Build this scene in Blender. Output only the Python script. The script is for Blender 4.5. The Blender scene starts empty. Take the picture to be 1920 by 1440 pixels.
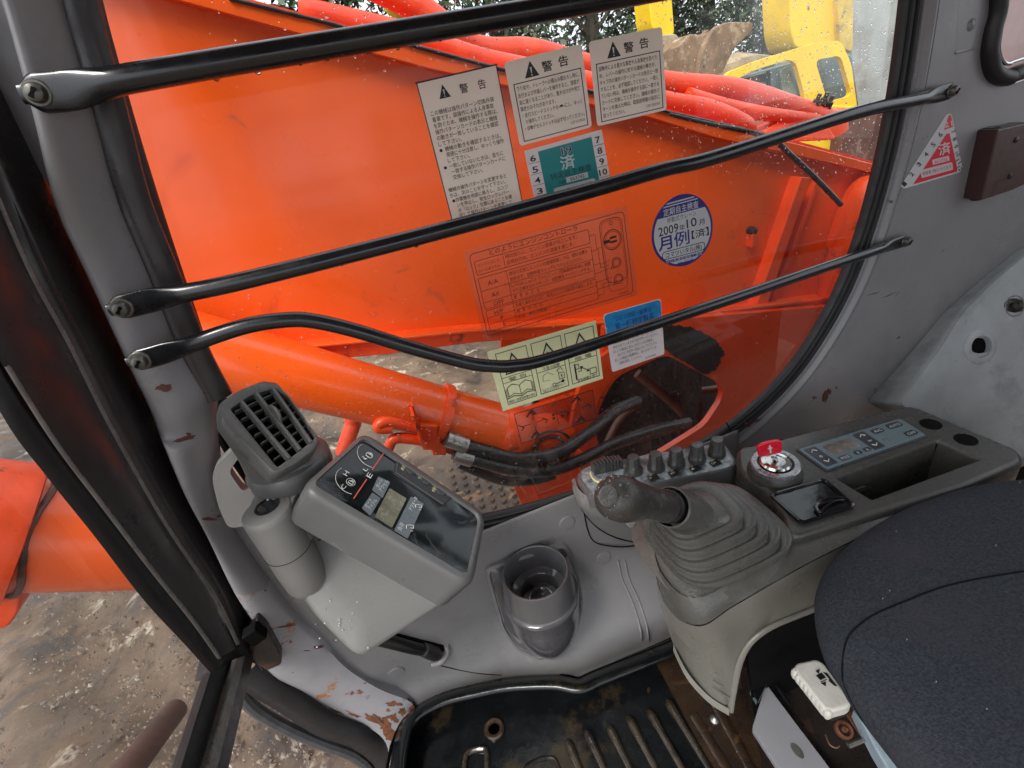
import bpy, bmesh, math, random
from mathutils import Vector, Matrix, noise
random.seed(7)
SC = bpy.context.scene
COL = SC.collection
# ------------------------------------------------------------------ camera
FPX, CX, CY = 918.9, 960.0, 720.0
ax = Vector((4240, -1420, FPX)).normalized()          # rearwards, in (image right, image down, forward)
az = -Vector((330, 1580, FPX)).normalized()           # up
az = (az - ax * az.dot(ax)).normalized()
ay = az.cross(ax).normalized()
if ay.z < 0: ay = -ay
cam_d = bpy.data.cameras.new('camera'); cam = bpy.data.objects.new('camera', cam_d); COL.objects.link(cam)
right = Vector((ax.x, ay.x, az.x)); down = Vector((ax.y, ay.y, az.y)); fwd = Vector((ax.z, ay.z, az.z))
R = Matrix((right, -down, -fwd)).transposed()
cam.matrix_world = R.to_4x4()
cam_d.sensor_fit = 'HORIZONTAL'; cam_d.sensor_width = 36; cam_d.lens = FPX / 1920 * 36
cam_d.clip_start = 0.02; cam_d.clip_end = 2000
SC.camera = cam
# ------------------------------------------------------------------ sky, sun, exposure
w = bpy.data.worlds.new('World'); SC.world = w; w.use_nodes = True
nt = w.node_tree; nt.nodes.clear()
sky = nt.nodes.new('ShaderNodeTexSky'); sky.sky_type = 'NISHITA'; sky.sun_disc = False
SUN_EL, SUN_AZ = math.radians(56), math.radians(232)
sky.sun_elevation = SUN_EL; sky.sun_rotation = SUN_AZ; sky.dust_density = 6; sky.air_density = 1.0; sky.ozone_density = 1
hs = nt.nodes.new('ShaderNodeHueSaturation'); hs.inputs['Saturation'].default_value = 0.25
bg = nt.nodes.new('ShaderNodeBackground'); bg.inputs['Strength'].default_value = 0.15
ow = nt.nodes.new('ShaderNodeOutputWorld')
oc = nt.nodes.new('ShaderNodeMix'); oc.data_type = 'RGBA'; oc.inputs['Factor'].default_value = .6
oc.inputs['B'].default_value = (6.6, 7.0, 7.6, 1)            # even cloud cover
nt.links.new(sky.outputs[0], hs.inputs['Color']); nt.links.new(hs.outputs[0], oc.inputs['A']); nt.links.new(oc.outputs['Result'], bg.inputs['Color']); nt.links.new(bg.outputs[0], ow.inputs['Surface'])
sd = bpy.data.lights.new('sun', 'SUN'); sd.energy = 1.5; sd.angle = math.radians(18); sd.color = (1.0, 0.97, 0.93)
sun = bpy.data.objects.new('sun', sd); COL.objects.link(sun)
sdir = Vector((math.sin(SUN_AZ) * math.cos(SUN_EL), math.cos(SUN_AZ) * math.cos(SUN_EL), math.sin(SUN_EL)))
sun.rotation_euler = sdir.to_track_quat('Z', 'Y').to_euler()
SC.view_settings.view_transform = 'Standard'; SC.view_settings.look = 'None'; SC.view_settings.gamma = 1
SC.view_settings.exposure = 0.92; SC.view_settings.use_curve_mapping = False
SC.render.engine = 'CYCLES'; SC.cycles.use_denoising = True
SC.cycles.max_bounces = 10; SC.cycles.transparent_max_bounces = 16
SC.cycles.caustics_reflective = False; SC.cycles.caustics_refractive = False

# ------------------------------------------------------------------ helpers
# The photograph's perspective gives the cab's own axes: x rearwards, y to the right, z up, origin at the eye.
def ray(px, py):
    d = Vector((px - CX, py - CY, FPX))
    return Vector((ax.dot(d), ay.dot(d), az.dot(d)))
def P(px, py, x=None, y=None, z=None, pl=None):
    d = ray(px, py)
    if x is not None: return d * (x / d.x)
    if y is not None: return d * (y / d.y)
    if z is not None: return d * (z / d.z)
    return d * (pl[0].dot(pl[1]) / d.dot(pl[1]))
def PP(pts, **k): return [P(a, b, **k) for a, b in pts]
def V(*a): return Vector(a)
def cr(pts, n=6, closed=False):
    """Catmull-Rom through the points"""
    out = []; L = len(pts); segs = L if closed else L - 1
    for i in range(segs):
        g = (lambda j: pts[j % L]) if closed else (lambda j: pts[max(0, min(L - 1, j))])
        p0, p1, p2, p3 = g(i - 1), g(i), g(i + 1), g(i + 2)
        for k in range(n):
            t = k / n
            out.append(0.5 * ((2 * p1) + (p2 - p0) * t + (2 * p0 - 5 * p1 + 4 * p2 - p3) * t * t + (3 * p1 - p0 - 3 * p2 + p3) * t ** 3))
    if not closed: out.append(pts[-1].copy())
    return out
def thing(name, label, cat, loc=(0, 0, 0), group=None):
    o = bpy.data.objects.new(name, None); o.empty_display_size = .05; COL.objects.link(o); o.location = loc
    o['label'] = label; o['category'] = cat
    if group: o['group'] = group
    return o
def rootloc(o):
    v = Vector((0, 0, 0))
    while o is not None: v += o.location; o = o.parent
    return v
def tag(o, label, cat, group=None, kind=None):
    if label: o['label'] = label
    if cat: o['category'] = cat
    if group: o['group'] = group
    if kind: o['kind'] = kind
    return o
def obj(name, verts, faces, m, parent=None, smooth=35, bevel=0, seg=2, sub=0, solid=0, kind=None, recalc=True):
    me = bpy.data.meshes.new(name)
    if parent is not None: off = rootloc(parent)
    else:
        n = len(verts); off = Vector((sum(v[0] for v in verts) / n, sum(v[1] for v in verts) / n, min(v[2] for v in verts)))
    me.from_pydata([tuple(Vector(v) - off) for v in verts], [], faces)
    if recalc:
        bm = bmesh.new(); bm.from_mesh(me); bmesh.ops.recalc_face_normals(bm, faces=bm.faces); bm.to_mesh(me); bm.free()
    me.materials.append(m)
    o = bpy.data.objects.new(name, me); COL.objects.link(o)
    if parent is not None: o.parent = parent
    else: o.location = off
    if smooth:
        for p in me.polygons: p.use_smooth = True
        if not sub: me.set_sharp_from_angle(angle=math.radians(smooth))
    if solid:
        md = o.modifiers.new('thickness', 'SOLIDIFY'); md.thickness = solid; md.offset = 0
    if bevel:
        md = o.modifiers.new('bevel', 'BEVEL'); md.width = bevel; md.segments = seg; md.limit_method = 'ANGLE'; md.angle_limit = math.radians(30)
        md.harden_normals = True
    if sub:
        md = o.modifiers.new('sub', 'SUBSURF'); md.levels = sub; md.render_levels = sub
    if kind: o['kind'] = kind
    return o
class MB:
    def __init__(s): s.v = []; s.f = []
    def add(s, v, f):
        k = len(s.v); s.v += [Vector(a) for a in v]; s.f += [tuple(i + k for i in q) for q in f]; return s
    def box(s, c, dx, dy, dz):
        """c centre, dx dy dz half-axis vectors"""
        c = Vector(c); v = [c + dx * i + dy * j + dz * k for i in (-1, 1) for j in (-1, 1) for k in (-1, 1)]
        return s.add(v, [(0, 1, 3, 2), (4, 6, 7, 5), (0, 4, 5, 1), (2, 3, 7, 6), (0, 2, 6, 4), (1, 5, 7, 3)])
    def prism(s, pts, vec):
        n = len(pts); v = list(pts) + [p + vec for p in pts]
        return s.add(v, [tuple(range(n)), tuple(range(2 * n - 1, n - 1, -1))] + [(i, (i + 1) % n, (i + 1) % n + n, i + n) for i in range(n)])
    def tube(s, pts, r, n=12, caps=True, flat=None):
        N = len(pts); rr = r if isinstance(r, (list, tuple)) else [r] * N
        rings = []; up = None
        for i, p in enumerate(pts):
            t = (pts[min(i + 1, N - 1)] - pts[max(i - 1, 0)]).normalized()
            if up is None:
                up = t.orthogonal().normalized() if flat is None else (flat - t * flat.dot(t)).normalized()
            else:
                src = up if flat is None else flat
                up = (src - t * src.dot(t)).normalized()
            sd_ = t.cross(up); q = rr[i]
            a, b = (q, q) if not isinstance(q, tuple) else q       # a along 'up', b sideways
            rings.append([p + up * (a * math.cos(2 * math.pi * k / n)) + sd_ * (b * math.sin(2 * math.pi * k / n)) for k in range(n)])
        return s.rings(rings, caps)
    def rings(s, rings, caps=True, closed=True):
        n = len(rings[0]); v = [p for g in rings for p in g]; f = []
        for i in range(len(rings) - 1):
            for k in range(n if closed else n - 1):
                k2 = (k + 1) % n
                f.append((i * n + k, i * n + k2, (i + 1) * n + k2, (i + 1) * n + k))
        if caps and closed:
            f.append(tuple(range(n - 1, -1, -1))); f.append(tuple((len(rings) - 1) * n + k for k in range(n)))
        return s.add(v, f)
    def lathe(s, o, axis, prof, n=24, caps=True):
        axis = axis.normalized(); a = axis.orthogonal().normalized(); b = axis.cross(a)
        return s.rings([[o + axis * h + a * (r * math.cos(2 * math.pi * k / n)) + b * (r * math.sin(2 * math.pi * k / n)) for k in range(n)] for r, h in prof], caps)
    def make(s, name, m, parent=None, **k): return obj(name, s.v, s.f, m, parent, **k)
def strip_sweep(path, prof, n, flip=1):
    """profile (w outward in the plane, d along n) swept along a path"""
    rings = []; N = len(path)
    for i, p in enumerate(path):
        t = (path[min(i + 1, N - 1)] - path[max(i - 1, 0)]).normalized(); wv = t.cross(n).normalized() * flip
        rings.append([p + wv * a + n * b for a, b in prof])
    return rings
def loft(name, rows, m, parent, n=0, **k):
    if n: rows = [cr(r, n) for r in rows]
    mb = MB().rings(rows, caps=False, closed=False)
    return mb.make(name, m, parent, **k)
def newell(pts):
    n = Vector((0, 0, 0))
    for i, a in enumerate(pts):
        b = pts[(i + 1) % len(pts)]; n += a.cross(b)
    return n.normalized()
def slab(name, pts, thick, m, parent=None, away=True, **k):
    """outline with real thickness; its outlined face looks at the eye's side, the body goes behind it"""
    n = newell(pts)
    c = sum(pts, Vector()) / len(pts)
    if n.dot(c) < 0: n = -n
    return MB().prism(pts, n * thick).make(name, m, parent, **k)
def roundpoly(pts, r, n=4):
    out = []; L = len(pts)
    for i in range(L):
        a, b, c = pts[i - 1], pts[i], pts[(i + 1) % L]
        d1 = (a - b); d2 = (c - b); q = min(r, d1.length * .45, d2.length * .45)
        s_, e_ = b + d1.normalized() * q, b + d2.normalized() * q
        for k in range(n + 1):
            t = k / n; out.append(s_ * (1 - t) ** 2 + b * 2 * t * (1 - t) + e_ * t * t)
    return out
def quadmap(TL, TR, BR, BL, W, H, n):
    def f(x, y, lift=0):
        u, v = x / W, y / H
        return (TL * (1 - u) + TR * u) * (1 - v) + (BL * (1 - u) + BR * u) * v + n * lift
    return f

# ------------------------------------------------------------------ materials
MC = {}
def mat(name, col, rough=.5, metal=0, var=.12, vs=8, bump=.1, bs=120, patches=(), coat=0, spec=.5, rvar=.12, emit=None, alpha=None, detail=6):
    """procedural: base colour with uneven tone, fine relief, and stains, chips or painted reflections of their own shape"""
    m = bpy.data.materials.new(name); m.use_nodes = True; t = m.node_tree; N = t.nodes; L = t.links
    b = N['Principled BSDF']
    geo = N.new('ShaderNodeNewGeometry'); pos = geo.outputs['Position']
    def nz(scale, det=6, rgh=.6, dist=0):
        k = N.new('ShaderNodeTexNoise'); k.inputs['Scale'].default_value = scale; k.inputs['Detail'].default_value = det
        k.inputs['Roughness'].default_value = rgh; k.inputs['Distortion'].default_value = dist; L.new(pos, k.inputs['Vector']); return k.outputs['Fac']
    n1 = nz(vs, detail)
    mr = N.new('ShaderNodeMapRange'); mr.inputs[1].default_value = .3; mr.inputs[2].default_value = .7
    mr.inputs[3].default_value = 1 - var; mr.inputs[4].default_value = 1 + var; L.new(n1, mr.inputs[0])
    mx = N.new('ShaderNodeMix'); mx.data_type = 'RGBA'; mx.blend_type = 'MULTIPLY'; mx.inputs['Factor'].default_value = 1
    mx.inputs['A'].default_value = (*col, 1); L.new(mr.outputs[0], mx.inputs['B'])
    c = mx.outputs['Result']; rr = None
    mr2 = N.new('ShaderNodeMapRange'); mr2.inputs[1].default_value = .3; mr2.inputs[2].default_value = .7
    mr2.inputs[3].default_value = max(.03, rough - rvar); mr2.inputs[4].default_value = min(1, rough + rvar); L.new(nz(vs * 2.3 + 1, 4), mr2.inputs[0])
    r = mr2.outputs[0]
    for pc in patches:                       # (colour, scale, threshold, softness, roughness[, distortion])
        pcol, ps, th, so, pr = pc[:5]
        k = nz(ps, 8, .65, pc[5] if len(pc) > 5 else 0)
        q = N.new('ShaderNodeMapRange'); q.inputs[1].default_value = th; q.inputs[2].default_value = th + so; L.new(k, q.inputs[0])
        m2 = N.new('ShaderNodeMix'); m2.data_type = 'RGBA'; L.new(q.outputs[0], m2.inputs['Factor']); L.new(c, m2.inputs['A']); m2.inputs['B'].default_value = (*pcol, 1)
        c = m2.outputs['Result']
        m3 = N.new('ShaderNodeMix'); m3.data_type = 'FLOAT'; L.new(q.outputs[0], m3.inputs['Factor']); L.new(r, m3.inputs['A']); m3.inputs['B'].default_value = pr
        r = m3.outputs['Result']
    L.new(c, b.inputs['Base Color']); L.new(r, b.inputs['Roughness'])
    b.inputs['Metallic'].default_value = metal; b.inputs['Coat Weight'].default_value = coat; b.inputs['Coat Roughness'].default_value = .12
    b.inputs['Specular IOR Level'].default_value = spec
    if bump:
        bp = N.new('ShaderNodeBump'); bp.inputs['Strength'].default_value = bump; bp.inputs['Distance'].default_value = .002
        L.new(nz(bs, 3), bp.inputs['Height']); L.new(bp.outputs[0], b.inputs['Normal'])
    if emit: b.inputs['Emission Color'].default_value = (*emit, 1); b.inputs['Emission Strength'].default_value = 1
    if alpha is not None: b.inputs['Alpha'].default_value = alpha
    MC[name] = m; return m
def glass(name, tint=(1, 1, 1), refl=1.0, dirt=0.0, rough=.02, ds=40):
    m = bpy.data.materials.new(name); m.use_nodes = True; t = m.node_tree; N = t.nodes; L = t.links; N.clear()
    out = N.new('ShaderNodeOutputMaterial'); tr = N.new('ShaderNodeBsdfTransparent'); tr.inputs[0].default_value = (*tint, 1)
    gl = N.new('ShaderNodeBsdfGlossy'); gl.inputs['Roughness'].default_value = rough
    fr = N.new('ShaderNodeFresnel'); fr.inputs['IOR'].default_value = 1.5
    fm = N.new('ShaderNodeMath'); fm.operation = 'MULTIPLY'; fm.inputs[1].default_value = refl; L.new(fr.outputs[0], fm.inputs[0])
    mx = N.new('ShaderNodeMixShader'); L.new(fm.outputs[0], mx.inputs[0]); L.new(tr.outputs[0], mx.inputs[1]); L.new(gl.outputs[0], mx.inputs[2])
    last = mx.outputs[0]
    if dirt:
        geo = N.new('ShaderNodeNewGeometry')
        a = N.new('ShaderNodeTexNoise'); a.inputs['Scale'].default_value = 3.1; a.inputs['Detail'].default_value = 9; L.new(geo.outputs['Position'], a.inputs['Vector'])
        r1 = N.new('ShaderNodeMapRange'); r1.inputs[1].default_value = .35; r1.inputs[2].default_value = .75; r1.inputs[3].default_value = 0; r1.inputs[4].default_value = dirt; L.new(a.outputs[0], r1.inputs[0])
        df = N.new('ShaderNodeBsdfTranslucent'); df.inputs[0].default_value = (.75, .74, .72, 1)
        m2 = N.new('ShaderNodeMixShader'); L.new(r1.outputs[0], m2.inputs[0]); L.new(last, m2.inputs[1]); L.new(df.outputs[0], m2.inputs[2]); last = m2.outputs[0]
    L.new(last, out.inputs['Surface']); return m

RUST = (.16, .045, .018); RUSTY = (.30, .12, .03)
ORANGE = mat('orange_paint', (.80, .092, .006), .33, var=.16, vs=1.6, bump=.08, bs=50, coat=.3, patches=[((.9, .15, .03), 1.1, .50, .35, .35), ((.45, .03, .006), 3.3, .60, .2, .5, 1.2), ((.42, .06, .02), 11, .64, .10, .6, .8), ((.10, .02, .01), 75, .71, .02, .8), ((.25, .03, .01), 26, .70, .03, .7), ((.9, .18, .05), 1.6, .60, .25, .45)])
ORANGE_D = mat('orange_paint_grimy', (.80, .07, .008), .4, var=.18, vs=7, bump=.2, bs=60, patches=[((.07, .03, .02), 13, .60, .10, .8), ((.02, .015, .012), 60, .66, .04, .8)])
RED = mat('red_paint', (.66, .05, .012), .38, var=.2, vs=6, bump=.2, coat=.15, patches=[((.9, .13, .05), 5, .55, .2, .5), ((.05, .02, .02), 45, .68, .03, .8)])
YELLOW = mat('yellow_paint', (.85, .55, .02), .45, var=.12, vs=1.5, bump=.05, patches=[((.2, .12, .04), 6, .64, .06, .8)])
CABGREY = mat('cab_grey_paint', (.225, .22, .228), .34, var=.05, vs=5, bump=.05, bs=180, coat=.15, patches=[((.10, .09, .09), 22, .70, .04, .6, 1.5)])
CABCHIP = mat('cab_grey_paint_chipped', (.225, .22, .228), .34, var=.08, vs=5, bump=.08, bs=180, coat=.15, patches=[((.155, .15, .15), 3.5, .50, .25, .45), ((.30, .30, .31), 60, .68, .05, .4), ((.10, .03, .022), 17, .715, .012, .6, 1.2)])
SILL = mat('rusty_sill_paint', (.27, .265, .275), .45, var=.12, vs=14, bump=.15, bs=180, patches=[(RUSTY, 15, .60, .06, .85), (RUST, 24, .62, .05, .9)])
TRIM = mat('trim_grey_plastic', (.180, .175, .175), .36, var=.07, vs=5, bump=.3, bs=700, patches=[((.125, .12, .118), 4, .52, .2, .5), ((.33, .32, .31), 9, .66, .15, .5)])
HOUSING = mat('housing_pale_plastic', (.215, .21, .20), .48, var=.04, vs=7, bump=.3, bs=1100, patches=[((.2, .19, .175), 12, .66, .15, .55)])
VENTG = mat('vent_grey_plastic', (.095, .095, .09), .33, var=.08, vs=20, bump=.2, bs=700)
BEZEL = mat('bezel_grey_plastic', (.105, .105, .104), .36, var=.10, vs=9, bump=.15, bs=700, patches=[((.28, .28, .27), 18, .62, .12, .5)])
CUPG = mat('cup_dark_plastic', (.075, .073, .077), .16, var=.05, vs=9, bump=.04, bs=300, coat=.5)
BOOT = mat('boot_rubber', (.088, .086, .076), .28, var=.14, vs=16, bump=.25, bs=300, patches=[((.125, .12, .105), 14, .58, .25, .42), ((.06, .056, .045), 25, .60, .2, .5)])
CONS = mat('console_plastic', (.052, .050, .044), .27, var=.08, vs=9, bump=.2, bs=700, patches=[((.085, .08, .07), 8, .62, .2, .4)])
BEIGE = mat('console_cover_plastic', (.205, .198, .17), .34, var=.07, vs=8, bump=.2, bs=600, patches=[((.16, .15, .125), 7, .58, .2, .4)])
GRIP = mat('grip_rubber', (.042, .039, .034), .34, var=.2, vs=22, bump=.35, bs=420, patches=[((.16, .16, .15), 26, .60, .12, .25)])
BLACKR = mat('black_rubber', (.011, .011, .012), .48, var=.2, vs=12, bump=.12, bs=200, rvar=.15)
BARS = mat('black_bar_paint', (.008, .009, .011), .24, var=.2, vs=14, bump=.03, bs=90, coat=.2, patches=[((.12, .12, .12), 60, .74, .02, .5)])
FRAMEB = mat('dark_frame_paint', (.028, .024, .025), .34, var=.25, vs=12, bump=.1, bs=150, patches=[((.10, .055, .03), 22, .66, .08, .8)])
WETBLACK = mat('wet_black_mat', (.004, .0045, .005), .20, var=.3, vs=14, bump=.35, bs=32, rvar=.14, coat=.0, spec=.4, patches=[((.03, .02, .01), 6, .58, .10, .35), ((.13, .065, .018), 9, .64, .10, .5)])
RUSTM = mat('wet_rust', (.028, .016, .009), .22, var=.4, vs=20, bump=.3, bs=100, patches=[((.02, .012, .01), 14, .5, .1, .2), ((.15, .075, .025), 7, .56, .10, .45, 1.0)])
STEEL = mat('worn_steel', (.35, .34, .32), .35, metal=.9, var=.2, vs=40, bump=.1, patches=[((.1, .07, .05), 50, .6, .1, .7)])
CHROME = mat('chrome_ring', (.62, .62, .60), .16, metal=1, var=.1, vs=30, bump=.04)
SCREWM = mat('dull_screw', (.12, .115, .10), .4, metal=.6, var=.2, vs=60, bump=.2)
SEATF = mat('seat_fabric', (.040, .046, .056), .9, var=.45, vs=330, bump=1.0, bs=450, spec=.25, rvar=.05, patches=[((.12, .13, .15), 520, .66, .06, .9), ((.058, .052, .066), 9, .52, .25, .95)])
SEAM = mat('seat_seam_fabric', (.008, .009, .012), .95, spec=.1)
VINYL = mat('seat_side_vinyl', (.05, .06, .07), .25, var=.2, vs=20, bump=.1, coat=.4)
PALEG = mat('pale_mottled_cover', (.33, .345, .35), .38, var=.12, vs=13, bump=.12, bs=220, patches=[((.20, .21, .215), 11, .52, .2, .45), ((.45, .46, .46), 16, .66, .15, .5)])
GREYP = mat('grey_seat_plate', (.235, .235, .25), .4, var=.06, vs=12, bump=.12, bs=400)
BROWNP = mat('brown_bracket_paint', (.055, .024, .02), .45, var=.15, vs=30, bump=.15)
WELD = mat('black_weld', (.012, .011, .011), .4, var=.3, vs=60, bump=.8, bs=90)
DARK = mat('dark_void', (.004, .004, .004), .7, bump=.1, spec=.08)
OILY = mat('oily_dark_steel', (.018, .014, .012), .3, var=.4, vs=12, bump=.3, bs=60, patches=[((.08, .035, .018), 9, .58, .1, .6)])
BROWNS = mat('brown_oxide_steel', (.09, .04, .03), .45, var=.3, vs=10, bump=.2, bs=60, patches=[((.02, .016, .014), 14, .55, .1, .5)])
HOSE = mat('hydraulic_hose', (.02, .019, .02), .32, var=.4, vs=26, bump=.5, bs=90, patches=[((.10, .09, .08), 40, .62, .06, .5)])
WHITEH = mat('white_handle_plastic', (.66, .64, .57), .42, var=.08, vs=40, bump=.3, bs=200, patches=[((.4, .37, .3), 30, .64, .1, .5)])
CREAM = mat('sticker_cream', (.86, .85, .78), .45, var=.03, vs=20, bump=0)
PALEY = mat('sticker_pale_green', (.80, .86, .56), .45, var=.04, vs=20, bump=0)
WHITE = mat('sticker_white', (.78, .78, .78), .4, var=.03, vs=20, bump=0)
INK = mat('ink_black', (.012, .012, .014), .45, bump=0)
TEAL = mat('ink_teal', (.005, .22, .23), .4, bump=0)
NAVY = mat('ink_navy', (.02, .018, .16), .4, bump=0)
BLUE = mat('ink_blue', (.02, .26, .58), .4, var=.2, vs=60, bump=0, patches=[((.62, .68, .7), 55, .64, .03, .5)])
REDI = mat('ink_red', (.55, .008, .03), .4, bump=0)
REDN = mat('needle_red', (.70, .10, .08), .4, bump=0)
SCREEN = mat('screen_face', (.008, .010, .011), .08, var=.3, vs=14, bump=0, coat=.15, rvar=.05, spec=.4, patches=[((.11, .13, .14), 15, .55, .2, .4, 1.0)])  # pale patches paint the screen's reflection into its colour
SCRLAB = mat('screen_label_grey', (.12, .145, .16), .3, bump=0)
LCD = mat('lcd_grey_green', (.15, .15, .105), .2, var=.25, vs=60, bump=0, patches=[((.36, .36, .29), 55, .52, .2, .2)])
PRINTW = mat('print_pale', (.6, .62, .6), .4, bump=0)
PRINTY = mat('print_yellow', (.75, .68, .35), .4, bump=0)
PANELB = mat('climate_panel_blue_grey', (.12, .175, .19), .35, var=.06, vs=30, bump=.05)
BTN = mat('button_dark', (.03, .034, .04), .35, bump=.05)
KEYRED = mat('key_red_plastic', (.72, .012, .035), .3, bump=.05, coat=.3)
KNOBM = mat('knob_plastic', (.05, .05, .049), .34, var=.12, vs=60, bump=.1, coat=.2, patches=[((.2, .2, .2), 70, .6, .1, .3)])
SWP = mat('switch_face', (.08, .09, .095), .22, var=.3, vs=30, bump=.12, bs=160, patches=[((.30, .34, .36), 34, .44, .14, .2)])  # pale mottling paints the wet reflection into the face colour
GLOSSB = mat('gloss_black_lid', (.006, .0065, .008), .10, var=.2, vs=20, bump=.05, coat=.4)

def translucent(m, k=.45):
    t = m.node_tree; N = t.nodes; b = N['Principled BSDF']; o = next(n for n in N if n.type == 'OUTPUT_MATERIAL')
    tr = N.new('ShaderNodeBsdfTranslucent'); mx = N.new('ShaderNodeMixShader'); mx.inputs[0].default_value = k
    src = b.inputs['Base Color'].links[0].from_socket; t.links.new(src, tr.inputs[0])
    t.links.new(b.outputs[0], mx.inputs[1]); t.links.new(tr.outputs[0], mx.inputs[2]); t.links.new(mx.outputs[0], o.inputs['Surface'])
translucent(CREAM, .4); translucent(PALEY, .3)
translucent(WHITE, .4)
# ================================================================== GROUND
def ground():
    mb = MB(); GZ = -2.3
    xs = [-60, -30, -16, -9] + [-6 + .07 * i for i in range(150)] + [6, 9, 16, 30, 60]
    ys = [-20, -8, -3] + [-.5 + .07 * i for i in range(125)] + [10, 14, 20, 32, 60, 120]
    v = []
    for y in ys:
        for x in xs:
            d = max(0, min(1, (abs(x) < 8) and (8.6 - abs(y)) / 3))
            h = .12 * (noise.noise(Vector((x * .5, y * .5, 3))) )
            s = x * .80 + y * .6                                     # ruts run obliquely
            h += .045 * math.sin(s * 9 + 2.0 * noise.noise(Vector((x, y, 0)) * .8)) * (1 if x < -.3 else .35)
            h += .07 * noise.fractal(Vector((x * 3, y * 3, 1)), 1, 2, 4) + .025 * noise.noise(Vector((x * 16, y * 16, 1)))
            v.append((x, y, GZ + h * d * .8))
    n = len(xs); f = [(j * n + i, j * n + i + 1, (j + 1) * n + i + 1, (j + 1) * n + i) for j in range(len(ys) - 1) for i in range(n - 1)]
    m = mat('muddy_ground', (.115, .073, .043), .55, var=.5, vs=1.7, bump=1.0, bs=22, rvar=.3, patches=[((.04, .026, .018), 1.5, .49, .10, .4, .6), ((.09, .055, .032), 6, .52, .12, .6, .5), ((.36, .31, .24), 5, .58, .10, .7, .6), ((.05, .035, .025), 9, .60, .06, .4, 1)])
    obj('ground', v, f, m, smooth=60, kind='structure', recalc=False)
ground()
# puddle, tree root like dark clods seen low on the left
def blob(mb, c, s, seed, n=12, amp=.3):
    rings = []
    for i in range(1, n):
        th = math.pi * i / n
        rings.append([Vector((c[0] + s[0] * q * math.sin(th) * math.cos(a), c[1] + s[1] * q * math.sin(th) * math.sin(a), c[2] + s[2] * q * math.cos(th)))
                      for a in [2 * math.pi * k / 56 for k in range(56)]
                      for q in [1 + amp * noise.noise(Vector((math.sin(th) * math.cos(a) * 1.5 + seed, math.sin(th) * math.sin(a) * 1.5, math.cos(th) * 1.5))) + amp * .3 * noise.noise(Vector((math.sin(th) * math.cos(a) * 6 + seed, math.sin(th) * math.sin(a) * 6, math.cos(th) * 6))) + amp * .16 * noise.noise(Vector((math.sin(th) * math.cos(a) * 17 + seed, math.sin(th) * math.sin(a) * 17, math.cos(th) * 17)))]])
    mb.rings(rings)
mud = mat('wet_mud', (.06, .04, .028), .8, var=.5, vs=7, bump=.9, bs=40, rvar=.25, patches=[((.24, .18, .13), 5, .55, .12, .6, 1)])
a, b = P(330, 1330, z=-1.9), P(215, 1475, z=-1.75)
tag(MB().tube([a, a.lerp(b, .5), b], [.045, .05, .055], 16).make('reddish_pipe', mat('red_oxide_paint', (.075, .03, .02), .6, var=.4, vs=9, patches=[((.12, .06, .04), 12, .58, .1, .6)])), 'short reddish brown pipe end at the bottom left, outside the windscreen', 'pipe')

pb = MB(); rnd = random.Random(21)
for _ in range(6500):
    if rnd.random() < .55: p = P(rnd.uniform(-50, 740), rnd.uniform(1100, 1440), z=-2.3)
    else: p = P(rnd.uniform(380, 1150), rnd.uniform(640, 960), z=-2.3)
    r = .004 + .017 * rnd.random() ** 4; q = rnd.random() * 6
    p = p + V(0, 0, rnd.uniform(-.02, .05)); a_, b_ = V(math.cos(q), math.sin(q), .2) * r, V(-math.sin(q), math.cos(q), .1) * r * rnd.uniform(.5, .9)
    pb.add([p + a_, p + b_, p - a_, p - b_, p + V(0, 0, r * .8), p - V(0, 0, r * .5)], [(0, 1, 4), (1, 2, 4), (2, 3, 4), (3, 0, 4), (1, 0, 5), (2, 1, 5), (3, 2, 5), (0, 3, 5)])
tag(pb.make('grit', mat('grit_stone', (.17, .13, .095), .8, var=.6, vs=9, bump=.3, bs=60, patches=[((.36, .32, .27), 6, .58, .05, .8)]), smooth=0), 'loose grit and small stones on the muddy ground', 'grit', kind='stuff')
# ================================================================== BOOM
YB = 1.15
bt = thing('excavator_boom', 'huge orange steel boom filling the side window', 'boom', P(900, 400, y=YB))
nY = Vector((0, 1, 0))
upper = [(430, -3), (642, 52), (902, 121), (1246, 209), (1396, 247), (1500, 272), (1640, 310)]
# side plate: from the weld under the top flange to the lower flange
sp = PP([(-150, -155), (442, 0), (902, 121), (1246, 209), (1500, 272), (1700, 330), (1700, 520), (1499, 562), (1247, 592), (880, 616), (390, 660), (-300, 735), (-300, -180)], y=YB)
slab('side_plate', sp, .03, ORANGE, bt, smooth=30)
# strip of top flange standing proud of the plate
def band(name, top, bot, y, proud, m, parent, thick=.02):
    t = PP(top, y=y); b_ = PP(bot, y=y); q = Vector((0, -proud, 0))
    pts = [p + q for p in t] + [p + q for p in reversed(b_)]
    return MB().prism(pts, Vector((0, proud + thick, 0))).make(name, m, parent, smooth=30, bevel=.002)
band('top_flange', [(-150, -150), (442, 2), (642, 54), (902, 124), (1246, 211), (1396, 249), (1500, 274), (1640, 311)], [(-150, -115), (317, 0), (562, 67), (800, 131), (1209, 221), (1334, 259), (1449, 284), (1640, 327)], YB - .004, .022, ORANGE, bt)
# top plate of the boom, seen edge on behind the weld: rises and goes away to the right side of the machine
e0 = PP([(-150, -156), (442, -1), (902, 120), (1246, 208), (1500, 271), (1640, 308)], y=YB + .0)
e1 = [p + Vector((0, .42, .012)) for p in e0]
MB().rings([e0, e1], False, False).make('top_plate', RED, bt, smooth=0, solid=.012)
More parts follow.
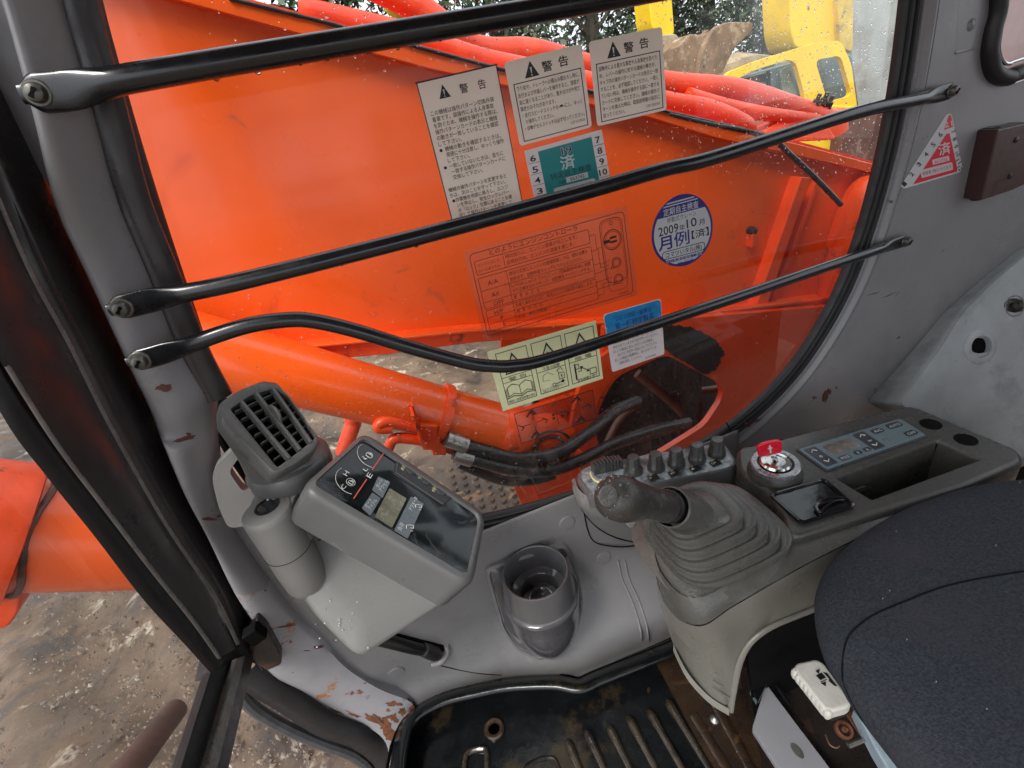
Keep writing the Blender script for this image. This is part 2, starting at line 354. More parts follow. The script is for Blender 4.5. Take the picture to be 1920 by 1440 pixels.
# weld bead, black and uneven
wp = cr(PP([(430, -3), (642, 50), (902, 120), (1100, 170), (1246, 208), (1396, 242)], y=YB - .028), 14)
MB().tube(wp, [.0035 + .0015 * noise.noise(p * 60) for p in wp], 6).make('weld_bead', WELD, bt)
# lower flange: an angle along the plate's foot, with lip below
band('lower_flange', [(-300, 728), (390, 656), (880, 609), (1247, 588), (1499, 556), (1560, 548)], [(-300, 752), (401, 678), (718, 652), (880, 631), (1247, 606), (1517, 574), (1570, 566)], YB - .004, .045, ORANGE_D, bt, .03)
band('flange_lip', [(-300, 736), (390, 664), (880, 617), (1247, 594), (1499, 562)], [(-300, 742), (396, 668), (880, 622), (1247, 599), (1499, 567)], YB - .05, .010, ORANGE, bt, .01)
# raised doubler plate edge lower middle + vertical ribs at the boom foot on the right
band('foot_rib', [(1484, 330), (1500, 332)], [(1400, 575), (1420, 573)], YB - .004, .035, ORANGE_D, bt, .02)
band('foot_rib', [(1524, 336), (1531, 338)], [(1437, 572), (1446, 570)], YB - .004, .014, ORANGE_D, bt, .02)
fold = [[P(a, b, y=YB - q) for a, b in col] for q, col in [(0.004, [(1530, 560), (1545, 470), (1575, 380), (1610, 330), (1660, 320)]), (.07, [(1548, 560), (1562, 475), (1592, 392), (1625, 345), (1680, 335)]), (.11, [(1575, 560), (1588, 480), (1615, 405), (1650, 360), (1700, 352)]), (.12, [(1800, 560), (1800, 480), (1800, 405), (1800, 360), (1800, 352)])]]
loft('foot_cheek', fold, ORANGE_D, bt, 5, smooth=60)
# lug welded on the plate
lp = P(1405, 432, y=YB)
MB().lathe(lp + V(0, .0, .0), V(0, -1, 0), [(.012, 0), (.012, .02), (.007, .024)], 10).make('grease_lug', OILY, bt)
mbx = MB(); mbx.box(lp + V(0, -.012, -.022), V(.009, 0, .002), V(0, .012, 0), V(0, 0, .02)); mbx.make('lug_plate', ORANGE_D, bt, bevel=.002)

# ================================================================== PIPES ON TOP OF THE BOOM
def pipe(name, pts, r, m, label, cat='pipe', group=None, yy=None, n=16, seg=8):
    path = cr([P(a, b, y=yq) for a, b, yq in pts], seg)
    o = MB().tube(path, r, n).make(name, m); return tag(o, label, cat, group)
pipe('hydraulic_pipe', [(560, -92, 1.42), (760, 0, 1.42), (890, 92, 1.42), (1000, 100, 1.42), (1110, 130, 1.42), (1250, 158, 1.42), (1380, 170, 1.42), (1480, 200, 1.42), (1560, 226, 1.42)], .034, RED, 'uppermost thick red hydraulic pipe on the boom top, reaching the yellow machine', group='red pipes on the boom top')
pipe('hydraulic_pipe', [(560, 20, 1.33), (760, 66, 1.33), (900, 112, 1.33), (1060, 145, 1.33), (1246, 190, 1.33), (1330, 205, 1.33), (1395, 234, 1.33), (1400, 250, 1.36)], .026, RED, 'lower red hydraulic pipe bending down behind the boom edge', group='red pipes on the boom top')
pipe('hydraulic_pipe', [(1290, 178, 1.37), (1360, 198, 1.37), (1440, 214, 1.37), (1530, 226, 1.37)], .020, RED, 'thin red pipe between the two thicker boom pipes', group='red pipes on the boom top')
fb = thing('pipe_fitting', 'dirty dark flange fitting at the end of the red boom pipe', 'fitting', P(1540, 212, y=1.42))
MB().lathe(P(1560, 232, y=1.42), V(.3, 0, -1), [(.03, -.03), (.046, -.03), (.046, .03), (.03, .03)], 14).make('flange', ORANGE_D, fb)
for dx, dy in ((-16, -20), (8, -14), (-2, -26)):
    MB().lathe(P(1545 + dx, 205 + dy * .5, y=1.40), V(.1, -.4, 1), [(.012, -.01), (.012, .012), (.007, .014), (.007, .03)], 6).make('bolt', OILY, fb, smooth=0)
tag(MB().prism(roundpoly(PP([(1432, 246), (1470, 224), (1545, 224), (1570, 262), (1450, 268)], y=1.36), .02), V(0, .12, 0)).make('pipe_clamp', ORANGE_D, bevel=.004), 'orange clamp block under the end of the red pipe', 'clamp')
# black whip cable hanging over the boom
wc = cr([P(a, b, y=yq) for a, b, yq in [(1255, 214, 1.10), (1330, 232, 1.10), (1400, 246, 1.09), (1450, 262, 1.07), (1480, 288, 1.06), (1530, 335, 1.05), (1577, 384, 1.05)]], 10)
tag(MB().tube(wc, [.004 + .003 * min(1, i / 30) + .0006 * math.sin(i * 9.1) for i in range(len(wc))], 10).make('loose_hose', HOSE), 'frayed black hose hanging diagonally across the rear end of the boom', 'hose')

# ================================================================== BOOM CYLINDER
bc = thing('boom_cylinder', 'thick orange boom cylinder below the boom with clamp band', 'hydraulic cylinder', P(700, 760, y=1.0))
c0, c1 = P(300, 635, y=1.06), P(955, 808, y=.98)
MB().tube([c0, c0.lerp(c1, .5), c1], [.074, .066, .061], 28).make('barrel', ORANGE, bc)
t = (c1 - c0).normalized()
MB().lathe(c1, t, [(.064, -.03), (.067, -.02), (.067, .02), (.05, .05), (.03, .06)], 24).make('end_cap', ORANGE_D, bc)
cb = P(797, 755, y=1.02)
bq = c0.lerp(c1, .765)
MB().lathe(bq, t, [(.064, -.010), (.071, -.010), (.071, .010), (.064, .010)], 28).make('clamp_band', ORANGE_D, bc)
MB().box(P(783, 792, y=.945), V(.003, 0, 0), V(0, .010, 0), V(0, 0, .05)).make('clamp_tab', ORANGE_D, bc, bevel=.001)
# pivot eye at the clevis end
ec = P(1020, 835, y=.98)
MB().lathe(ec, V(0, -1, 0), [(.06, -.03), (.085, -.02), (.088, .02), (.07, .03), (.052, .03), (.048, .022), (.03, .022), (.028, .03), (0.001, .032)], 30).make('pivot_eye', ORANGE_D, bc)
for rr_, m__ in ((.062, OILY), (.044, OILY)): MB().tube([ec + V(rr_ * math.cos(q), -.031, rr_ * math.sin(q)) for q in [2 * math.pi * k / 40 for k in range(41)]], .0035, 6).make('grease_ring', m__, bc)
MB().lathe(P(1080, 858, y=1.0), V(0, -1, 0), [(.024, -.02), (.026, .02), (.008, .024), (.001, .024)], 6).make('pivot_bolt', ORANGE_D, bc, smooth=0)
# small steel lines under the cylinder
for k, (pts, r) in enumerate([([(735, 802, .95), (712, 803, .95), (712, 795, .95), (730, 790, .95), (780, 800, .95), (835, 815, .95)], .013), ([(728, 840, .95), (742, 822, .95), (790, 826, .95), (850, 843, .95)], .0125)]):
    pipe('steel_line', pts, r, ORANGE_D, ['upper thin orange oil line bent back under the boom cylinder', 'lower thin orange oil line curving under the boom cylinder'][k], group='orange oil lines')
cl = thing('line_clamp', 'orange bolted clamp holding the two thin oil lines', 'clamp', P(810, 810, y=.95))
for dx, dy, s in ((0, -8, .021), (8, 12, .019), (22, 24, .017)):
    p = P(800 + dx, 812 + dy, y=.95); MB().box(p, V(.9, 0, -.4) * s, V(0, s, 0), V(.3, 0, .9) * s).make('clamp_block', ORANGE_D, cl, bevel=.004)
MB().box(P(783, 803, y=.92), V(.003, 0, 0), V(0, .02, 0), V(0, 0, .045)).make('clamp_plate', ORANGE_D, cl, bevel=.001)
# thin red uprights seen on the ground side
for k, (a, b, y, r) in enumerate([((618, 655), (640, 690), 2.3, .035), ((660, 790), (668, 760), 1.6, .03), ((642, 850), (664, 790), 1.6, .028)]):
    pa, pb = P(*a, y=y), P(*b, y=y)
    tag(MB().tube([pa, pb], r, 12).make('red_rod', RED), ['short red rod under the boom edge above the cylinder', 'red rod segment just below the boom cylinder', 'lowest red rod piece beside the dashboard monitor'][k], 'rod')
# black hoses from clamp to the right
hs_ = [([(835, 822, .94), (880, 838, .93), (960, 857, .92), (1010, 858, .91), (1060, 842, .91), (1110, 806, .95), (1150, 772, 1.02), (1195, 752, 1.08)], .0165, 'upper black hydraulic hose curving up into the dark opening'),
       ([(850, 850, .93), (900, 865, .92), (960, 880, .91), (1030, 882, .90), (1090, 862, .90), (1150, 832, .93), (1230, 805, .98), (1290, 792, 1.02)], .0155, 'lower black hydraulic hose running to the brown steel line'),
       ([(860, 868, .95), (940, 900, .94), (1000, 900, .94), (1040, 889, .93)], .013, 'short third hose lowest under the cylinder')]
for pts, r, lab in hs_:
    pipe('hydraulic_hose', pts, r, HOSE, lab, 'hose', 'black hydraulic hoses', seg=10)
for a, b, lab in (((836, 822), (874, 835), 'steel ferrule of the upper hose'), ((850, 851), (884, 861), 'steel ferrule of the lower hose')):
    tag(MB().tube([P(*a, y=.93), P(*b, y=.925)], .0195, 14).make('hose_ferrule', STEEL), lab + ' beside the oil line clamp', 'ferrule', 'hose ferrules')

# ================================================================== BOOM FOOT BRACKET on the machine frame
YF = 1.08
br = thing('frame_bracket', 'orange slewing frame bracket with round dark stain and big cut-out', 'bracket', P(1350, 680, y=YF))
outer = PP([(1130, 612), (1247, 598), (1700, 560), (1700, 900), (1200, 1000), (1100, 1000)], y=YF)
hole = PP([(1245, 662), (1343, 715), (1352, 733), (1346, 752), (1318, 795), (1230, 850), (1141, 880), (1128, 850), (1113, 813), (1123, 753), (1153, 703)], y=YF)
bm = bmesh.new()
def loop(pts):
    vs = [bm.verts.new(p) for p in pts]; return [bm.edges.new((vs[i], vs[(i + 1) % len(vs)])) for i in range(len(vs))]
es = loop(outer) + loop(roundpoly(hole, .03, 4))
bmesh.ops.triangle_fill(bm, use_beauty=True, use_dissolve=False, edges=es)
bm.verts.ensure_lookup_table()
vv = [v.co.copy() for v in bm.verts]; ff = [tuple(v.index for v in f.verts) for f in bm.faces]; bm.free()
STAINP = mat('bracket_paint', (.84, .07, .01), .35, var=.08, vs=3, bump=.08, coat=.3, patches=[((.05, .02, .015), 9, .64, .06, .7), ((.12, .03, .015), 40, .66, .04, .8), ((.85, .14, .03), 2.6, .6, .2, .4)])
obj('web_plate', vv, ff, STAINP, br, smooth=0, solid=.02)
# the burnt patch with its fuzzy edge: an uneven scab a few mm thick
sc = cr(PP([(1248, 612), (1290, 614), (1330, 630), (1354, 655), (1350, 680), (1326, 703), (1290, 682), (1252, 660), (1240, 635)], y=YF - .012), 24, True)
cen = sum(sc, Vector()) / len(sc)
sc = [cen + (p - cen) * (1 + .09 * noise.noise(p * 60) + .07 * noise.noise(p * 260)) for p in sc]
MB().prism(sc, V(0, .008, 0)).make('burnt_patch', mat('burnt_patch_black', (.022, .015, .016), .85, var=.5, vs=30, bump=.8, bs=150, patches=[((.09, .03, .02), 60, .6, .08, .9)]), br, smooth=0)
# left upright with pivot, orange
fl = [(1165, 640), (1250, 660), (1153, 705), (1122, 752), (1112, 812), (1140, 915), (1095, 905), (1070, 800), (1082, 740), (1100, 690)]
slab('upright_flange', roundpoly(PP(fl, y=YF - .02), .015), .018, ORANGE_D, br, bevel=.003)
slab('brace_plate', PP([(940, 620), (1240, 600), (1170, 680), (1085, 760), (1060, 775), (940, 720)], y=YF + .07), .02, ORANGE, br)
slab('side_gusset', PP([(985, 770), (1080, 740), (1110, 830), (1140, 905), (1010, 940), (980, 860)], y=YF + .03), .02, ORANGE_D, br)
# dark inside of the cut-out: back plate, floor and pipes
dk = thing('frame_interior', 'dark oily compartment behind the bracket cut-out', 'compartment', P(1230, 760, y=1.6))
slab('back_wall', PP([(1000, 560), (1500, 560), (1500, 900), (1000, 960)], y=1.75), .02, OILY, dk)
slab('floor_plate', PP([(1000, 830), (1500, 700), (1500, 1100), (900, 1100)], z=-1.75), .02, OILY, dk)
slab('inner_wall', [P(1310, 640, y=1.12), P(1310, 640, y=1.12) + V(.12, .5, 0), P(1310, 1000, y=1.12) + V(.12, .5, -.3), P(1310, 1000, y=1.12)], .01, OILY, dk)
for pts, r, lab in [([(1195, 700, 1.35), (1250, 745, 1.3), (1300, 792, 1.24), (1330, 815, 1.22)], .018, 'brown steel line slanting across the dark cut-out'), ([(1290, 790, 1.04), (1240, 808, 1.03), (1190, 822, 1.03), (1140, 838, 1.0)], .014, 'brown steel line joining the lower black hose'), ([(1250, 742, 1.3), (1300, 735, 1.3), (1350, 728, 1.3)], .014, 'thin brown cross pipe at the top of the dark cut-out'), ([(1200, 760, 1.5), (1160, 790, 1.5), (1130, 850, 1.5)], .016, 'dark bent pipe deep in the cut-out')]:
    pipe('brown_pipe', pts, r, BROWNS, lab, group='brown pipes in the cut-out')

tf = thing('shadow_slab', 'dark brown slab added below the black hoses for the shadow and muddy grid', 'dark slab', P(930, 930, z=-1.7))  # slab added to darken this spot: brown shadow over a muddy grid
MB().prism(PP([(700, 950), (770, 880), (850, 845), (1010, 868), (1120, 880), (1130, 1000), (760, 1010)], z=-1.62), V(0, 0, -.08)).make('plate', mat('muddy_shadow_brown', (.06, .038, .024), .6, var=.5, vs=6, bump=.8, bs=30, patches=[((.26, .15, .07), 7, .56, .08, .8, .8), ((.015, .012, .01), 5, .55, .1, .4)]), tf, bevel=.01)
gr = MB()
for i in range(9):
    for j in range(6):
        c = P(845 + i * 22 + j * 3, 880 + j * 13 + i * 2, z=-1.615); gr.lathe(c, V(0, 0, 1), [(.014, 0), (.011, .008), (.001, .009)], 6)
gr.make('slab_stud', MC['muddy_shadow_brown'], tf, smooth=0, kind='stuff')
slab('lower_gusset', PP([(960, 905), (1010, 885), (1075, 900), (1090, 940), (1010, 990), (985, 960)], y=1.12), .02, ORANGE_D, tf)
# ================================================================== ORANGE CYLINDER AHEAD, SEEN THROUGH THE WINDSCREEN
fc = thing('front_cylinder', 'orange round steel beam with welded collar outside the windscreen', 'steel beam', P(100, 1000, y=1.9))
a0, a1 = P(50, 1000, y=1.80), P(330, 1012, y=1.90)
dr = (a1 - a0).normalized(); u_ = dr.orthogonal().normalized(); v_ = dr.cross(u_)
MB().tube([a0 - dr * .1, a1 + dr * .3], [.198, .19], 36).make('tube', ORANGE, fc)
MB().tube([a0 - dr * 1.2, a0 - dr * .03, a0 - dr * .005, a0], [.245, .245, .238, .205], 40).make('collar', ORANGE_D, fc)
wl = []
for k in range(61):
    q = 2 * math.pi * k / 60; wl.append(a0 + (u_ * math.cos(q) + v_ * math.sin(q)) * (.205 + .006 * noise.noise(Vector((q * 6, 0, 0)))) + dr * (.012 + .014 * math.sin(3 * q)))
MB().tube(wl, [.009 + .008 * abs(noise.noise(p * 30)) for p in wl], 7).make('weld_bead', BROWNS, fc)
MB().prism(roundpoly(PP([(-40, 1080), (40, 1100), (34, 1150), (10, 1182), (-40, 1180)], y=1.7), .03), V(0, .15, 0)).make('lug', ORANGE_D, fc, bevel=.01)

# ================================================================== BACKGROUND: yellow machines, bucket, trees
DGL = mat('tinted_cab_glass', (.10, .14, .14), .1, var=.4, vs=2.5, bump=0, coat=.6)
def rb(name, pts, y, depth, m, parent, r=.1, bev=.03):
    return MB().prism(roundpoly(PP(pts, y=y), r), V(0, depth, 0)).make(name, m, parent, bevel=bev)
ex = thing('yellow_excavator', 'yellow excavator with cab and raised boom behind the red pipes', 'excavator', P(1480, 260, y=7))
def wall_with_holes(name, out, holes, y, th, m, parent, r=.12):
    b = bmesh.new(); es = []
    for pts in [out] + holes:
        q = roundpoly(PP(pts, y=y), r); vs = [b.verts.new(p) for p in q]; es += [b.edges.new((vs[i], vs[(i + 1) % len(vs)])) for i in range(len(vs))]
    bmesh.ops.triangle_fill(b, use_beauty=True, use_dissolve=False, edges=es); b.verts.index_update()
    v = [q.co.copy() for q in b.verts]; f = [tuple(q.index for q in g.verts) for g in b.faces]; b.free()
    return obj(name, v, f, m, parent, smooth=0, solid=th)
wall_with_holes('cab_side', [(1354, 170), (1358, 138), (1420, 113), (1530, 80), (1572, 76), (1592, 120), (1604, 208), (1560, 260), (1370, 260)],
                [[(1366, 155), (1410, 132), (1474, 112), (1488, 118), (1506, 182), (1500, 230), (1372, 230)], [(1524, 113), (1572, 104), (1594, 180), (1548, 192)]], 7.0, .08, YELLOW, ex)
rb('cab_interior', [(1360, 150), (1500, 112), (1600, 100), (1604, 205), (1560, 250), (1372, 250)], 7.25, .5, DGL, ex)
rb('side_window', [(1384, 150), (1440, 134), (1446, 215), (1390, 215)], 7.12, .03, mat('far_window', (.16, .20, .15), .2, var=.5, vs=3, bump=0), ex)
rb('rear_window', [(1462, 130), (1482, 122), (1500, 190), (1470, 190)], 7.12, .03, MC['far_window'], ex)
for x0, x1, y0, y1 in ((1384, 1388, 148, 216), (1440, 1445, 133, 214), (1384, 1444, 150, 153)):
    rb('window_bar', [(x0, y0), (x1, y0 - (x1 - x0) * .25), (x1, y1), (x0, y1)], 7.09, .04, DARK, ex, r=.01, bev=.004)
rb('boom_column', [(1480, -60), (1568, -60), (1572, 80), (1492, 92), (1484, 60)], 7.6, .6, YELLOW, ex)
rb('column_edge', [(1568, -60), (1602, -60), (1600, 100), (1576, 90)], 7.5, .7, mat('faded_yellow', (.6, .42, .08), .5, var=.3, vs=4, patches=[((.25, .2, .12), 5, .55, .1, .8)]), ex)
rb('engine_cover', [(1500, 215), (1560, 196), (1612, 200), (1610, 330), (1400, 330), (1440, 240)], 6.9, 1.0, YELLOW, ex)
rb('counterweight', [(1585, 215), (1700, 195), (1760, 230), (1760, 420), (1560, 380)], 6.7, 1.0, mat('dull_oxide_red', (.10, .035, .022), .7, var=.4, vs=3, patches=[((.25, .2, .16), 3, .55, .15, .8)]), ex)
tag(MB().prism(roundpoly(PP([(1600, -60), (1760, -60), (1760, 240), (1612, 215), (1596, 100)], y=9), .2), V(0, .5, 0)).make('concrete_wall', mat('grey_concrete_wall', (.34, .35, .33), .8, var=.25, vs=1.2, bump=.3, patches=[((.22, .18, .14), 1.4, .5, .2, .9)])), 'blurry grey wall right of the yellow excavator', 'wall')
by = thing('yellow_digger', 'yellow digger arm ending above the earthy brown bucket', 'digger', P(1240, 80, y=9))
rb('arm', [(1212, -60), (1256, -60), (1266, 66), (1236, 76), (1222, 50)], 9, .5, YELLOW, by)
rb('arm_end', [(1234, 66), (1270, 62), (1280, 84), (1244, 90)], 8.95, .6, mat('dusty_steel', (.30, .25, .18), .8, var=.3, vs=6), by)
by2 = thing('yellow_digger', 'small yellow digger arm at the top left of the trees', 'digger', P(735, 30, y=9))
rb('arm', [(700, -60), (750, -60), (776, 20), (758, 30), (728, 10)], 9, .5, YELLOW, by2)
bk = thing('digger_bucket', 'muddy brown digger bucket with curved teeth before the trees', 'bucket', P(1330, 110, y=8.4))
BRM = mat('muddy_bucket_steel', (.20, .13, .08), .8, var=.35, vs=4, bump=.5, bs=20, patches=[((.38, .29, .2), 5, .52, .12, .9), ((.06, .04, .03), 8, .62, .08, .9)])
rb('shell', [(1236, 150), (1242, 92), (1275, 86), (1292, 62), (1318, 66), (1330, 58), (1352, 78), (1330, 150)], 8.4, .9, BRM, bk, r=.15)
rb('side_cutter', [(1304, 158), (1318, 90), (1340, 50), (1368, 40), (1414, 42), (1410, 60), (1376, 92), (1345, 158)], 8.3, .12, BRM, bk, r=.12)
for k in range(3): rb('tooth', [(1268 + k * 22, 92 - k * 10), (1284 + k * 22, 70 - k * 8), (1292 + k * 22, 92 - k * 8)], 8.5, .1, BRM, bk, r=.02)
pile = MB(); blob(pile, P(1290, 215, y=10.5), (3.2, 1.2, 1.0), 2.2, amp=.35)
tag(pile.make('soil_heap', mat('dry_soil', (.36, .27, .17), .9, var=.3, vs=3, bump=.5, bs=20)), 'pale brown soil heap behind the red pipes', 'soil heap')
# trees
LEAF = []
for k, (c, r_) in enumerate([((.030, .058, .022), .6), ((.055, .088, .035), .55), ((.016, .030, .013), .6)]):
    LEAF.append(mat('leaf_%s' % ('mid', 'light', 'dark')[k], c, r_, var=.35, vs=.9, bump=0))
BARK = mat('bark', (.13, .11, .085), .9, var=.3, vs=5, bump=.6, bs=30)
TL = ['slim tree with grey trunk at the far left of the tree line', 'tree with the palest trunk, above the left warning stickers', 'dark tree left of the forked trunk', 'tree whose thick brown trunk stands between the two top stickers', 'tree behind the yellow digger arm', 'dark bushy tree above the muddy bucket', 'tree right beside the raised yellow boom', 'tree mostly behind the concrete wall']
for i, (px, y, sp) in enumerate([(640, 15, 2.2), (790, 13, 2.3), (930, 16, 2.6), (1118, 12.5, 2.2), (1215, 16, 2.6), (1330, 14, 2.5), (1440, 12, 2.0), (1580, 17, 2.6)]):
    base = P(px, 60, y=y); base.z = -2.3
    tr = thing('broadleaf_tree', TL[i], 'tree', base, 'trees beyond the machines')
    H = 8.5; rnd = random.Random(i * 13 + 1)
    lean = V(rnd.uniform(-.04, .04), 0, 1)
    path = [base + lean * (H * t_) + V(.12 * math.sin(t_ * 6 + i), 0, 0) for t_ in [k / 8 for k in range(9)]]
    MB().tube(path, [.17 * (1 - .7 * k / 8) + .03 for k in range(9)], 10).make('trunk', BARK, tr)
    lm = MB()
    for k in range(9):
        s0 = path[2 + k % 6]; a_ = rnd.uniform(0, 6.28); e_ = s0 + V(math.cos(a_), math.sin(a_) * .6, rnd.uniform(.4, 1)) * rnd.uniform(1.0, 1.9)
        lm.tube([s0, s0.lerp(e_, .5) + V(0, 0, .1), e_], [.05, .035, .015], 6)
    lm.make('limb', BARK, tr)
    clumps = [(base + V(rnd.uniform(-sp, sp), rnd.uniform(-1.2, 1.2), rnd.uniform(1.2, H + .5)), rnd.uniform(.35, .95)) for _ in range(78)]
    for q in range(3):
        mb = MB()
        for ci, (c, s) in enumerate(clumps):
            if ci % 3 != q: continue
            for _ in range(int(190 * s)):
                d = Vector((rnd.gauss(0, 1), rnd.gauss(0, 1), rnd.gauss(0, .8))); d = d.normalized() * s * rnd.random() ** .5
                p = c + d; u = Vector((rnd.uniform(-1, 1), rnd.uniform(-1, 1), rnd.uniform(-1, 1))).normalized(); v2 = u.orthogonal().normalized()
                z_ = rnd.uniform(.05, .13)
                mb.add([p - u * z_, p + v2 * z_ * .5, p + u * z_, p - v2 * z_ * .5], [(0, 1, 2, 3)])
        mb.make('crown', LEAF[q], tr, smooth=0, recalc=False)
und = MB(); rnd = random.Random(5)
for _ in range(9000):
    p = V(rnd.uniform(-8, 16), rnd.uniform(17, 19), -2.3 + abs(rnd.gauss(0, 1.7))); u = Vector((rnd.uniform(-1, 1), rnd.uniform(-1, 1), rnd.uniform(-1, 1))).normalized(); v2 = u.orthogonal().normalized(); z_ = rnd.uniform(.08, .2)
    und.add([p - u * z_, p + v2 * z_ * .6, p + u * z_, p - v2 * z_ * .6], [(0, 1, 2, 3)])
o = und.make('undergrowth', LEAF[0], smooth=0, recalc=False); tag(o, 'dark undergrowth at the foot of the trees', 'undergrowth', kind='stuff')
# ================================================================== CAB SHELL
YG = .70
cab = thing('cab_shell', 'grey steel excavator cab shell around the side window', 'cab', (0, .7, -1.09))
win = [(160, -160), (186, 0), (250, 232), (310, 425), (375, 618), (418, 740), (470, 850), (560, 950), (700, 985), (900, 968), (1085, 919), (1210, 876), (1300, 836), (1372, 790), (1440, 730), (1500, 658), (1560, 556), (1602, 450), (1640, 312), (1668, 170), (1690, 0), (1706, -160)]
wpath = cr(PP(win, y=YG), 6)
nI = Vector((0, -1, 0))
test = strip_sweep(wpath[60:63], [(.05, 0)], nI)[1][0]
wc_ = sum(wpath, Vector()) / len(wpath)
FL = 1 if (test - wc_).length > (wpath[61] - wc_).length else -1
gk = [(-.002, -.004), (-.002, .004), (.001, .009), (.004, .010), (.006, .007), (.008, .007), (.010, .012), (.0135, .013), (.015, .009), (.018, .009), (.020, .015), (.024, .016), (.0265, .010), (.027, -.004)]
MB().rings(strip_sweep(wpath, gk, nI, FL), False, False).make('window_gasket', BLACKR, cab, smooth=50)
lipp = [(.0262, .002), (.028, .010), (.031, .0145), (.034, .0125), (.038, .009), (.044, .0085), (.049, .012), (.052, .0165), (.055, .017), (.059, .015), (.064, .013)]
MB().rings(strip_sweep(wpath[54:], lipp, nI, FL), False, False).make('window_flange', CABGREY, cab, smooth=60)
# inner sheet with openings
def sheet(name, out, holes, y, m, parent, solid=.003):
    b = bmesh.new(); es = []
    for pts in [out] + holes:
        vs = [b.verts.new(p) for p in pts]; es += [b.edges.new((vs[i], vs[(i + 1) % len(vs)])) for i in range(len(vs))]
    bmesh.ops.triangle_fill(b, use_beauty=True, use_dissolve=False, edges=es); b.verts.index_update()
    v = [q.co.copy() for q in b.verts]; f = [tuple(q.index for q in g.verts) for g in b.faces]; b.free()
    return obj(name, v, f, m, parent, smooth=0, solid=solid)
hole_w = [r_[0] for r_ in strip_sweep(wpath, [(.062, .013)], nI, FL)]
YS = hole_w[0].y
qw = roundpoly(PP([(1862, -200), (1866, 0), (1852, 60), (1846, 110), (1858, 152), (1892, 160), (1930, 146), (2300, 40), (2300, -200)], y=YS), .02)
hw2 = [p for p in hole_w if p.z < .46]
hw2 = [V(hw2[0].x, YS, .46)] + hw2 + [V(hw2[-1].x, YS, .46)]
qw = [V(p.x, YS, min(p.z, .45)) for p in qw]
sheet('side_panel', [V(-.285, YS, .5), V(2.0, YS, .5), V(2.0, YS, -1.1), V(-.285, YS, -1.1)], [hw2, qw], YS, CABCHIP, cab)
# glass
pane = [p + V(0, 0, 0) for p in wpath]
mb = MB(); mb.prism(pane, V(0, .004, 0))
GL = glass('window_glass', (.97, .98, .97), .13, dirt=.006)
mb.make('window_glass', GL, cab, smooth=0)
# quarter window
qo = cr(PP([(1870, -190), (1869, 0), (1857, 60), (1852, 100), (1862, 136), (1892, 146), (1930, 130), (2250, 30)], y=YS - .004), 6)
MB().tube(qo, [(.016, .013)] * len(qo), 14, flat=V(0, -1, 0)).make('quarter_gasket', BLACKR, cab)
qi = cr(PP([(1888, -190), (1884, 0), (1875, 62), (1872, 92), (1880, 115), (1894, 119), (1930, 106), (2250, 10)], y=YS - .012), 6)
MB().tube(qi, [(.004, .003)] * len(qi), 8, flat=V(0, -1, 0)).make('gasket_insert', CHROME, cab)
QG = glass('quarter_glass', (.9, .93, .95), 1.0, dirt=.9)
slab('quarter_glass', PP([(1868, -190), (1868, 0), (1856, 60), (1851, 110), (1862, 140), (1892, 146), (1930, 132), (2250, 30), (2250, -190)], y=YS + .002), .004, QG, cab, smooth=0)
# pressed details of the panel
MB().tube(PP([(1789, 100), (1831, 89)], y=YS), .003, 8).make('pressed_groove', CABGREY, cab)
MB().tube(PP([(1700, -60), (1784, 95)], y=YS), .0012, 8)
MB().tube(PP([(1798, -30), (1790, 96)], y=YS), .0016, 8).make('pressed_fold', CABGREY, cab)
MB().lathe(P(1819, 47, y=YS), V(0, -1, 0), [(.010, -.002), (.009, .002), (.005, .005), (.001, .006)], 16).make('rivet', CABGREY, cab)
MB().box(V(.62, -.04, 0.50), V(1.0, 0, 0), V(0, .78, 0), V(0, 0, .02)).make('shade_roof', CABGREY, cab, bevel=.01)  # unseen roof, added to shade the interior
MB().box(V(.62, -.74, .36), V(1.0, 0, 0), V(0, .03, 0), V(0, 0, .16)).make('shade_door_header', CABGREY, cab, bevel=.01)  # unseen header, made deep to darken the upper cab
MB().box(V(1.35, -.74, -.3), V(.25, 0, 0), V(0, .03, 0), V(0, 0, .78)).make('shade_side_wall', CABGREY, cab, bevel=.01)  # unseen left wall piece, added to cut the side light
MB().box(V(-.28, 0, .44), V(.03, 0, 0), V(0, .66, 0), V(0, 0, .08)).make('shade_front_header', CABGREY, cab, bevel=.01)  # unseen front header, added to shade the pillar top
MB().box(V(1.6, 0, -.70), V(.02, 0, 0), V(0, .68, 0), V(0, 0, .40)).make('unseen_rear_wall', CABGREY, cab, bevel=.01)  # unseen wall, added for what the cab surfaces reflect
# brown bolted bracket with its weld
bb = thing('brown_bracket', 'dark brown steel bracket with black weld on the grey cab wall', 'bracket', P(1880, 300, y=YS))
MB().prism(PP([(1872, 243), (1935, 228), (1935, 340), (1896, 358), (1841, 376)], y=YS - .035), V(0, .034, 0)).make('bracket_block', BROWNP, bb, bevel=.003)
wl = cr(PP([(1861, 238), (1848, 285), (1838, 330), (1832, 372)], y=YS - .012), 12)
MB().tube(wl, [.013 + .004 * noise.noise(p * 120) for p in wl], 10).make('weld_bead', WELD, bb)
MB().lathe(P(1905, 262, y=YS - .035), V(0, -1, 0), [(.005, -.002), (.005, .002), (.001, .003)], 10).make('rivet', OILY, bb)
MB().lathe(P(1893, 330, y=YS - .035), V(0, -1, 0), [(.005, -.002), (.005, .002), (.001, .003)], 10).make('rivet', OILY, bb)

